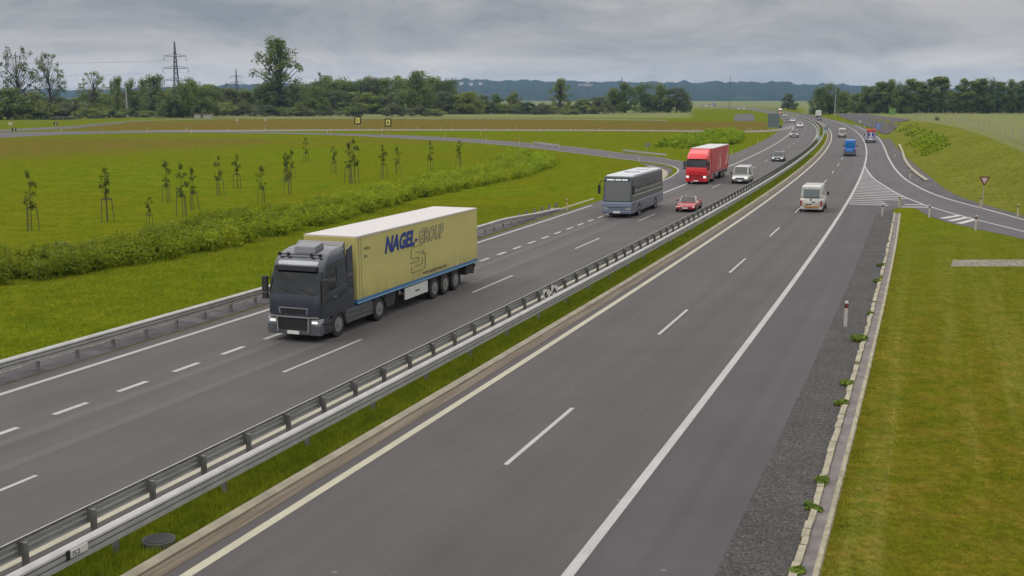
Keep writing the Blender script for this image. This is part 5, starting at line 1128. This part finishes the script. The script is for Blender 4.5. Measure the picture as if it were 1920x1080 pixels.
for sd_ in ('left', 'right'):
    P1_('side_window', fc[sd_], .05 if sd_ == 'left' else .03, .97 if sd_ == 'left' else .95, .28, .82, mat('coach_side_glass', (.040, .042, .038), .06, spec=1.0), r, .012)
    k = MB()
    for i in range(1, 8): u = .05 + i * .115; u = u if sd_ == 'left' else 1 - u; pan(k, fc[sd_], u, u + .006, .28, .82, .016)
    k.build('window_bar', M_BLK, r)
    P1_('window_sill_strip', fc[sd_], .02, .98, .20, .245, mat('coach_strip', (.30, .30, .30), .4), r, .014)
k = MB(); k.box(-1.24, 1.24, -.02, .06, .36, .60); k.build('front_bumper', cg, r, bevel=.04); k = MB(); k.box(-1.0, 1.0, 0, .035, .86, .90); k.build('grille_line', M_BLK, r)
plate(r, .06, .48, .6, .14)
for x in (-1, 1):
    k = MB(); k.box(x * .95 - .22, x * .95 + .22, -.05, .045, .66, .86); k.build('headlight', M_LAMP, r, bevel=.03)
    k = MB(); k.tube([(x * 1.1, -.2, 3.05), (x * 1.35, .25, 3.05), (x * 1.45, .32, 2.7)], .04, 6); k.box(x * 1.45 - .11, x * 1.45 + .11, .24, .36, 2.0, 2.72); k.build('mirror_arm', M_BLK, r)
    for y in (-2.7, -9.0): 
        a_ = MB(); a_.tube([(x * 1.26, y, .5), (x * 1.276, y, .5)], .62, 20); a_.build('wheel_arch', M_CHASS, r); wheel(r, x * 1.285, y, .5, .3)
    k = MB(); 
    for y in (-3.9, -5.3, -6.7, -7.9): k.box(x * 1.272 - .006, x * 1.272 + .006, y - .01, y + .01, .5, 1.25)
    k.build('locker_gap', M_BLK, r); k = MB(); k.box(x * .9 - .12, x * .9 + .12, -L_ - .02, -L_ + .05, .8, 1.2); k.build('tail_light', M_TAIL, r)
k = MB(); k.box(.35, 1.0, -.052 + .0, -.02, 1.4, 1.41); k.build('wiper', M_BLK, r)
k = MB(); k.box(1.262, 1.285, -1.9, -1.0, .45, 2.6); k.build('door', M_GLASS, r)
place_v(r, 89.3, -24.0, False, L_)

# ---- articulated trucks
M_GLASSW = mat('windscreen_glass', (.008, .012, .015), .04, spec=.45, var=.5, vscale=1.6)
def tractor(r, cabm, trim, fx=1, roof=3.62, deflector=True):
    LV = [(.98, .0, 1.235), (1.15, .02, 1.245), (1.5, .03, 1.25), (1.93, -.03, 1.25), (2.2, -.11, 1.24), (2.55, -.22, 1.225), (2.9, -.34, 1.205), (3.0, -.36, 1.20), (3.2, -.46, 1.19), (3.4, -.66, 1.165), (3.55, -.95, 1.13), (3.66, -1.35, 1.08), (roof + .10, -1.85, 1.0), (roof + .12, -2.2, .92)]
    def ringp(yf, w, grow=0.0, n_=7):
        rc = .30; w += grow; yf += grow; pts = [(-w, -2.25)]
        for i in range(n_): a_ = math.pi - i * (math.pi / 2) / (n_ - 1); pts.append((-w + rc + math.cos(a_) * rc, yf - rc * .8 + math.sin(a_) * rc * .8))
        for i in range(n_): a_ = math.pi / 2 - i * (math.pi / 2) / (n_ - 1); pts.append((w - rc + math.cos(a_) * rc, yf - rc * .8 + math.sin(a_) * rc * .8))
        return pts + [(w, -2.25)]
    k = MB(); n_ = len(ringp(0, 1))
    for (z, yf, w) in LV: k.v += [(x, y, z) for x, y in ringp(yf, w)]
    for i in range(len(LV) - 1):
        for j in range(n_): a_ = i * n_ + j; b_ = i * n_ + (j + 1) % n_; k.f.append((a_, b_, b_ + n_, a_ + n_)); k.m.append(0)
    k.f.append(tuple(range(n_))[::-1]); k.m.append(0); k.f.append(tuple(range((len(LV) - 1) * n_, len(LV) * n_))); k.m.append(0)
    cab = k.build('cab', cabm, r, smooth=True); cab.data.set_sharp_from_angle(angle=R(34))
    k = MB(); g0 = [l for l in LV if 1.9 < l[0] < 2.95]; sel = range(3, n_ - 3)
    for (z, yf, w) in g0: rp = ringp(yf, w, .014); k.v += [(rp[i][0], rp[i][1], z + (.03 if z < 2 else -.04 if z > 2.85 else 0)) for i in sel]
    m2 = len(sel)
    for i in range(len(g0) - 1):
        for j in range(m2 - 1): a_ = i * m2 + j; k.f.append((a_, a_ + 1, a_ + m2 + 1, a_ + m2)); k.m.append(0)
    k.build('windscreen', M_GLASSW, cab, smooth=True)
    k = MB(); k.prism([(-.24, 2.88), (-.14, 2.90), (-.28, 3.08), (-.40, 3.06)], -.98, .98); k.build('sun_visor', mat('visor_dark', (.02, .02, .024), .8, spec=.1) if cabm.name.startswith('cab_gra') else cabm, cab, bevel=.02)
    k = MB()
    for x0, x1 in ((-.95, -.15), (-.05, .75)): k.bar((x0, .0, 1.98), (x1, -.10, 2.18), .025)
    k.build('wiper', M_BLK, cab)
    for x in (-1, 1):
        k = MB(); w_ = 1.243; poly_ = [(-.42, 1.98), (-1.28, 1.98), (-1.28, 2.74), (-.66, 2.74), (-.44, 2.42)]
        k.prism(poly_, x * 1.20, x * (w_ + .002)); k.build('side_window', M_GLASS, cab)
        k = MB(); 
        for (ya, yb, za, zb_) in ((-.30, -.32, 1.0, 2.85), (-1.38, -1.40, 1.0, 2.95), (-.30, -1.40, 1.30, 1.315)): k.box(x * 1.236 - .007, x * 1.236 + .01, yb, ya, za, zb_)
        k.build('door_gap', M_BLK, cab)
        k = MB(); k.box(x * 1.25 - .012, x * 1.25 + .016, -1.30, -1.12, 1.72, 1.78); k.build('door_handle', M_RIM, cab)
        k = MB(); k.box(x * 1.40 - .12, x * 1.40 + .12, -.22, -.06, 1.98, 2.62); k.box(x * 1.40 - .12, x * 1.40 + .12, -.22, -.06, 1.68, 1.94); k.bar((x * 1.15, -.2, 2.55), (x * 1.4, -.14, 2.5), .05); k.build('mirror', M_CHASS, cab, bevel=.03)
        k = MB(); k.prism([(.03, .74), (.03, .96), (-.28, 1.00), (-.28, .82)], x * .78, x * 1.235); k.build('headlight', M_LAMP, cab, bevel=.02); k = MB(); k.box(x * .98 - .13, x * .98 + .13, .03, .045, .80, .90); k.build('lamp_glow', M_DRL, cab)
        k = MB(); k.box(x * 1.0 - .12, x * 1.0 + .12, .02, .05, .48, .58); k.build('fog_lamp', M_LAMP, cab)
        # steps and arch behind the front wheel
        k = MB(); k.prism([(-.28, .32), (-.28, .98), (-.75, .98), (-.92, .80), (-.95, .32)], x * 1.05, x * 1.235); k.build('step_panel', cabm, cab, bevel=.02); k = MB(); k.box(x * 1.15 - .10, x * 1.15 + .095, -.80, -.42, .44, .50); k.box(x * 1.15 - .10, x * 1.15 + .095, -.80, -.42, .68, .74); k.build('step', M_BLK, cab)
        k = MB(); n_ = 9; arc = [(-1.45 + math.cos(a) * .62, .52 + math.sin(a) * .62) for a in np.linspace(0.1, math.pi - .1, n_)]; arc2 = [(-1.45 + math.cos(a) * .54, .52 + math.sin(a) * .54) for a in np.linspace(math.pi - .1, .1, n_)]; k.prism(arc + arc2, x * .95, x * 1.25); k.build('mudguard', M_CHASS, r)
        wheel(r, x * 1.22, -1.45, .52, .30, M_RIM); wheel(r, x * 1.22, -5.15, .52, .55, M_RIM)
        k = MB(); k.prism([(-2.2, .42), (-2.05, 1.0), (-4.45, 1.05), (-4.55, .95), (-4.55, .42)], x * 1.02, x * 1.225); k.build('side_skirt', trim, r, bevel=.03)
        k = MB()
        for z in (.62, .84): k.box(x * 1.232 - .006, x * 1.232 + .004, -4.5, -2.25, z, z + .012)
        k.build('skirt_line', M_BLK, r)
        k = MB(); arc = [(-5.15 + math.cos(a) * .66, .54 + math.sin(a) * .62) for a in np.linspace(.15, math.pi - .15, n_)]; arc2 = [(-5.15 + math.cos(a) * .60, .54 + math.sin(a) * .56) for a in np.linspace(math.pi - .15, .15, n_)]; k.prism(arc + arc2, x * .66, x * 1.24); k.build('mudguard', M_CHASS, r)
        if deflector:
            k = MB(); k.prism([(-2.27, 1.05), (-2.27, 3.55), (-2.75, 3.72), (-2.85, 1.05)], x * 1.19, x * 1.235); k.build('side_deflector', cabm, r)
    k = MB(); k.prism([(.05, .30), (.06, .74), (-.28, .74), (-.28, .30)], -1.235, 1.235); k.prism([(.03, .70), (.05, .99), (-.2, .99), (-.2, .70)], -.74, .74); k.build('bumper', trim, r, bevel=.04)
    k = MB(); k.box(-.70, .70, .03, .062, .50, 1.00); k.build('grille', M_BLK if trim.name != 'cab_red' else trim, r)
    k = MB(); 
    for z in np.arange(.55, 1.0, .085): k.box(-.68, .68, .055, .075, z, z + .025)
    k.build('grille_slat', M_CHASS, r)
    k = MB()
    for a, b in (((-1.18, .07, 1.06), (-.72, .085, 1.04)), ((-.72, .085, 1.04), (.72, .085, 1.04)), ((.72, .085, 1.04), (1.18, .07, 1.06)), ((-.74, .085, 1.04), (-.70, .08, .42)), ((.74, .085, 1.04), (.70, .08, .42))): k.bar(a, b, .075, .05)
    for a, b in (((-.62, .045, 1.16), (-.66, .03, 1.40)), ((-.66, .03, 1.40), (.66, .03, 1.40)), ((.66, .03, 1.40), (.62, .045, 1.16))): k.bar(a, b, .05, .04)
    k.build('chrome_trim', mat('trim_grey', (.27, .25, .26), .4, .3) if trim.name != 'cab_red' else mat('trim_red', (.25, .01, .012), .4), r)
    k = MB(); k.box(-.52, .52, .012, .035, 1.18, 1.36); k.build('upper_grille', M_BLK if trim.name != 'cab_red' else trim, r)
    plate(r, .075, .40, .54, .13)
    k = MB(); k.box(-.45, .45, -6.1, -2.2, .60, .95); k.build('chassis', M_CHASS, r)
def semitrailer(r, y0, y1, wall, roofm, rail, z0=1.28, z1=4.0, skirts=True, axles=(-11.05, -12.36, -13.67)):
    k = MB(); k.box(-1.275, 1.275, y1, y0, z0, z1 - .03); tr = k.build('trailer', wall, r, bevel=.02)
    k = MB(); k.box(-1.262, 1.262, y1 + .012, y0 - .012, z1 - .03, z1 + .012); k.build('roof', roofm, tr)
    k = MB(); 
    for x in (-1, 1): k.box(x * 1.28 - .012, x * 1.28 + .012, y1, y0, z1 - .07, z1 - .01)
    k.build('roof_edge', mat('trim_pale', (.38, .37, .32), .5), tr)
    k = MB(); k.box(-1.285, 1.285, y1 - .01, y0 + .01, z0 - .20, z0 - .003); k.build('side_rail', rail, tr, bevel=.015)
    k = MB()
    for x in (-1, 1): k.box(x * 1.288 - .006, x * 1.288 + .006, y1, y0, z0 - .15, z0 - .12)
    k.build('rail_line', mat('rail_line_pale', (.30, .40, .52), .5), tr)
    k = MB(); k.box(-.5, .5, y1 + .2, y0 - .2, .88, z0 - .21); k.box(-1.1, 1.1, y1 + .1, y1 + .25, .48, .62); k.box(-1.1, 1.1, y1 + .02, y1 + .14, .62, z0 - .21); k.build('chassis', M_CHASS, tr)
    for x in (-1, 1):
        k = MB(); k.box(x * .95 - .2, x * .95 + .2, y1 + .3, y1 + 1.3, .55, 1.02); k.build('underbody_box', M_CHASS, tr, bevel=.03)
        k = MB(); k.box(x * .7 - .06, x * .7 + .06, -7.4, -7.25, .35, 1.05); k.build('support_leg', M_CHASS, tr)
        k = MB(); k.prism([(-5.9, .45), (-5.8, 1.06), (-6.9, 1.06), (-6.7, .45)], x * .85, x * 1.2); k.build('tank', M_CHASS, tr, bevel=.04)
        if skirts: k = MB(); k.box(x * 1.21 - .04, x * 1.21 + .04, -10.25, -7.75, .48, 1.04); k.build('side_panel', mat('panel_white', (.50, .51, .48), .5, var=.08), tr, bevel=.015); k = MB(); k.box(x * 1.252 - .004, x * 1.252 + .004, -9.3, -8.8, .72, .78); k.build('panel_mark', M_BLK, tr)
        for y in axles:
            wheel(tr, x * 1.24, y, .52, .36, M_RIMD); k = MB(); k.prism([(y - .5, 1.06), (y - .55, .98), (y + .55, .98), (y + .5, 1.06)], x * .85, x * 1.22); k.build('mudguard', M_CHASS, tr)
        k = MB(); k.box(x * 1.1 - .06, x * 1.1 + .06, axles[-1] - .80, axles[-1] - .77, .2, 1.0); k.build('mud_flap', M_BLK, tr)
        k = MB(); k.box(x * .95 - .2, x * .95 + .2, y1 - .03, y1 + .02, .82, .98); k.build('tail_light', M_TAIL, tr)
    return tr
T1 = thing('articulated_truck', 'dark grey truck pulling a yellow box trailer with blue lettering and a white roof', 'truck')
grey = mat('cab_graphite', (.034, .042, .060), .26, .3, coat=.7, var=.15, vscale=1.5); greyt = mat('cab_lower_grey', (.090, .094, .104), .5, .2, var=.15)
tractor(T1, grey, greyt)
k = MB(); k.prism([(-.92, 3.50), (-1.0, 3.80), (-1.62, 3.92), (-1.75, 3.66)], -.50, .50); k.build('roof_cooler', mat('cooler_grey', (.16, .17, .19), .45), T1, bevel=.05)
k = MB(); k.tube([(-1.0, -.66, 3.50), (1.0, -.66, 3.50)], .025, 6); k.build('lamp_bar', M_CHASS, T1)
for x in (-.95, -.55, .55, .95): k = MB(); k.tube([(x, -.66, 3.50), (x, -.58, 3.50)], .08, 10); k.build('roof_lamp', M_BLK, T1)
k = MB(); k.prism([(-2.0, 3.60), (-2.3, 3.86), (-2.42, 3.86), (-2.42, 3.45)], -1.10, 1.10); k.build('roof_deflector', mat('deflector_grey', (.13, .125, .13), .4, coat=.3), T1, bevel=.04)
def dirty(name, col, dirt, z0, z1):
    a = NT(name); tcn = a.n('ShaderNodeTexCoord').outputs['Object']; v = a.n('ShaderNodeSeparateXYZ'); a.l(tcn, v.inputs[0])
    c = a.ramp(a.noise(tcn, .7, 4), [(.3, tuple(x * .95 for x in col)), (.7, tuple(x * 1.05 for x in col))])
    dn = a.noise(a.mapv(tcn, (3, 3, .5)), 1.2, 5, .7); dm = a.math('MULTIPLY', a.mr(v.outputs[2], z1, z0), a.mr(dn, .35, .75)); c = a.mix(dm, c, dirt)
    pl = a.math('LESS_THAN', a.math('FRACT', a.math('MULTIPLY', v.outputs[1], .81)), .012); c = a.mix(a.math('MULTIPLY', pl, .25), c, dirt)
    a.l(c, a.p.inputs['Base Color']); a.p.inputs['Roughness'].default_value = .45; a.p.inputs['Coat Weight'].default_value = .2; return a.m
yel = dirty('trailer_yellow', (.44, .395, .135), (.22, .19, .08), 1.2, 2.0); blu = mat('trailer_blue', (.035, .135, .27), .45)
tr1 = semitrailer(T1, -3.05, -16.55, yel, mat('trailer_roof_white', (.46, .44, .44), .55, var=.04), blu)
SIDE = lambda y, z: Matrix.Translation((-1.288, y, z)) @ Matrix(((0, 0, -1, 0), (-1, 0, 0, 0), (0, 1, 0, 0), (0, 0, 0, 1)))
navy = mat('letter_blue', (.012, .035, .19), .5); outl = mat('letter_outline', (.12, .11, .07), .6)
text('lettering', 'NAGEL', .98, navy, tr1, SIDE(-5.65, 2.98), off=.045, shear=.28, sx=.98)
text('lettering', '-', .8, navy, tr1, SIDE(-8.75, 3.0), off=.03, shear=.28)
text('lettering_outline', 'GROUP', .90, outl, tr1, SIDE(-9.15, 2.99), off=.05, shear=.28, sx=.94, extrude=.002)
text('lettering', 'GROUP', .90, mat('letter_yellow', (.36, .33, .16), .5), tr1, Matrix.Translation((-.006, 0, 0)) @ SIDE(-9.15, 2.99), off=.008, shear=.28, sx=.94)
text('small_lettering', 'www.nagel-group.com', .27, outl, tr1, SIDE(-9.6, 1.42), shear=.2, sx=1.15)
lg = MB()
def seg(a, b, w=.024): lg.bar((-1.29, a[0], a[1]), (-1.29, b[0], b[1]), w, w * .6)
Y0, Z0_ = -8.35, 1.66
for a, b in (((0, 1.05), (-.15, 1.25)), ((-.15, 1.25), (-1.35, 1.25)), ((0, 1.05), (0, .70)), ((0, .70), (-.8, .70)), ((-.8, .70), (-.8, .50)), ((-.8, .50), (.15, .50)), ((-.45, .95), (-1.35, .95)), ((-1.35, .95), (-1.35, .78)), ((-1.55, .82), (-1.55, .2)), ((-.9, .82), (-1.55, .82)), ((-.35, .30), (-1.2, .30)), ((-1.2, .30), (-1.2, .62)), ((0, .30), (0, .02)), ((0, .02), (-1.4, .02)), ((-1.4, .02), (-1.55, .2))):
    seg((Y0 + a[0], Z0_ + a[1] * .98), (Y0 + b[0], Z0_ + b[1] * .98))
lg.build('emblem', outl, tr1)
text('small_lettering', '4.00 m', .2, outl, tr1, SIDE(-3.7, 3.35)); text('small_lettering', '24 t', .2, outl, tr1, SIDE(-3.7, 3.0))
k = MB()
for y in (-3.25, -3.45): k.box(-1.282, -1.2775, y - .012, y + .012, 1.3, 3.9)
k.build('corner_seam', outl, tr1)
place_v(T1, 38.4, -24.1, False, 16.5)

T2 = thing('articulated_truck', 'bright red truck with a red curtain trailer and white roof', 'truck')
redm = mat('cab_red', (.60, .012, .018), .32, 0, coat=.6, var=.05); cur = mat('curtain_red', (.38, .045, .045), .6, var=.12, vscale=.9)
tractor(T2, redm, redm, deflector=True, roof=3.72)
k = MB(); k.prism([(-1.6, 3.55), (-2.1, 3.94), (-2.5, 3.96), (-2.5, 3.4)], -1.15, 1.15); k.build('roof_deflector', redm, T2, bevel=.04)
tr2 = semitrailer(T2, -3.05, -16.7, cur, MATS['trailer_roof_white'], mat('rail_red', (.20, .03, .03), .5), z0=1.15, skirts=False)
pk = mat('curtain_pale', (.50, .36, .30), .6)
for (yo, zo, poly_) in ((-7.2, 1.3, [(0, 0), (-.6, 0), (-1.0, 1.2), (-1.15, 2.4), (-.8, 1.3), (-.5, .4)]), (-9.0, 1.3, [(0, 0), (-.7, .0), (-.95, .9), (-.55, 1.5), (-.9, 2.5), (-.2, 1.5), (-.45, .8)]), (-13.4, 1.3, [(0, .2), (-1.4, .4), (-2.1, 1.5), (-1.8, 2.5), (-1.5, 1.5), (-.9, .8)])):
    for x in (-1, 1): k = MB(); k.face([(x * 1.284, yo + a * 1.3, zo + b) for a, b in poly_]); k.build('curtain_mark', pk, tr2)
k = MB(); [k.box(-1.281, -1.2765, y - .03, y + .03, 1.2, 3.9) for y in (-9.9,)]; k.build('curtain_strap', mat('strap_dark', (.10, .02, .02), .6), tr2)
for x in (-.98, .98): k = MB(); k.box(x - .2, x + .2, -.42, -.28, 3.18, 3.34) if False else k.box(x - .14, x + .14, .03, .075, .74, .98); k.build('running_light', M_DRL, T2)
place_v(T2, 128.3, -24.35, False, 16.7)
bpy.context.view_layer.update()
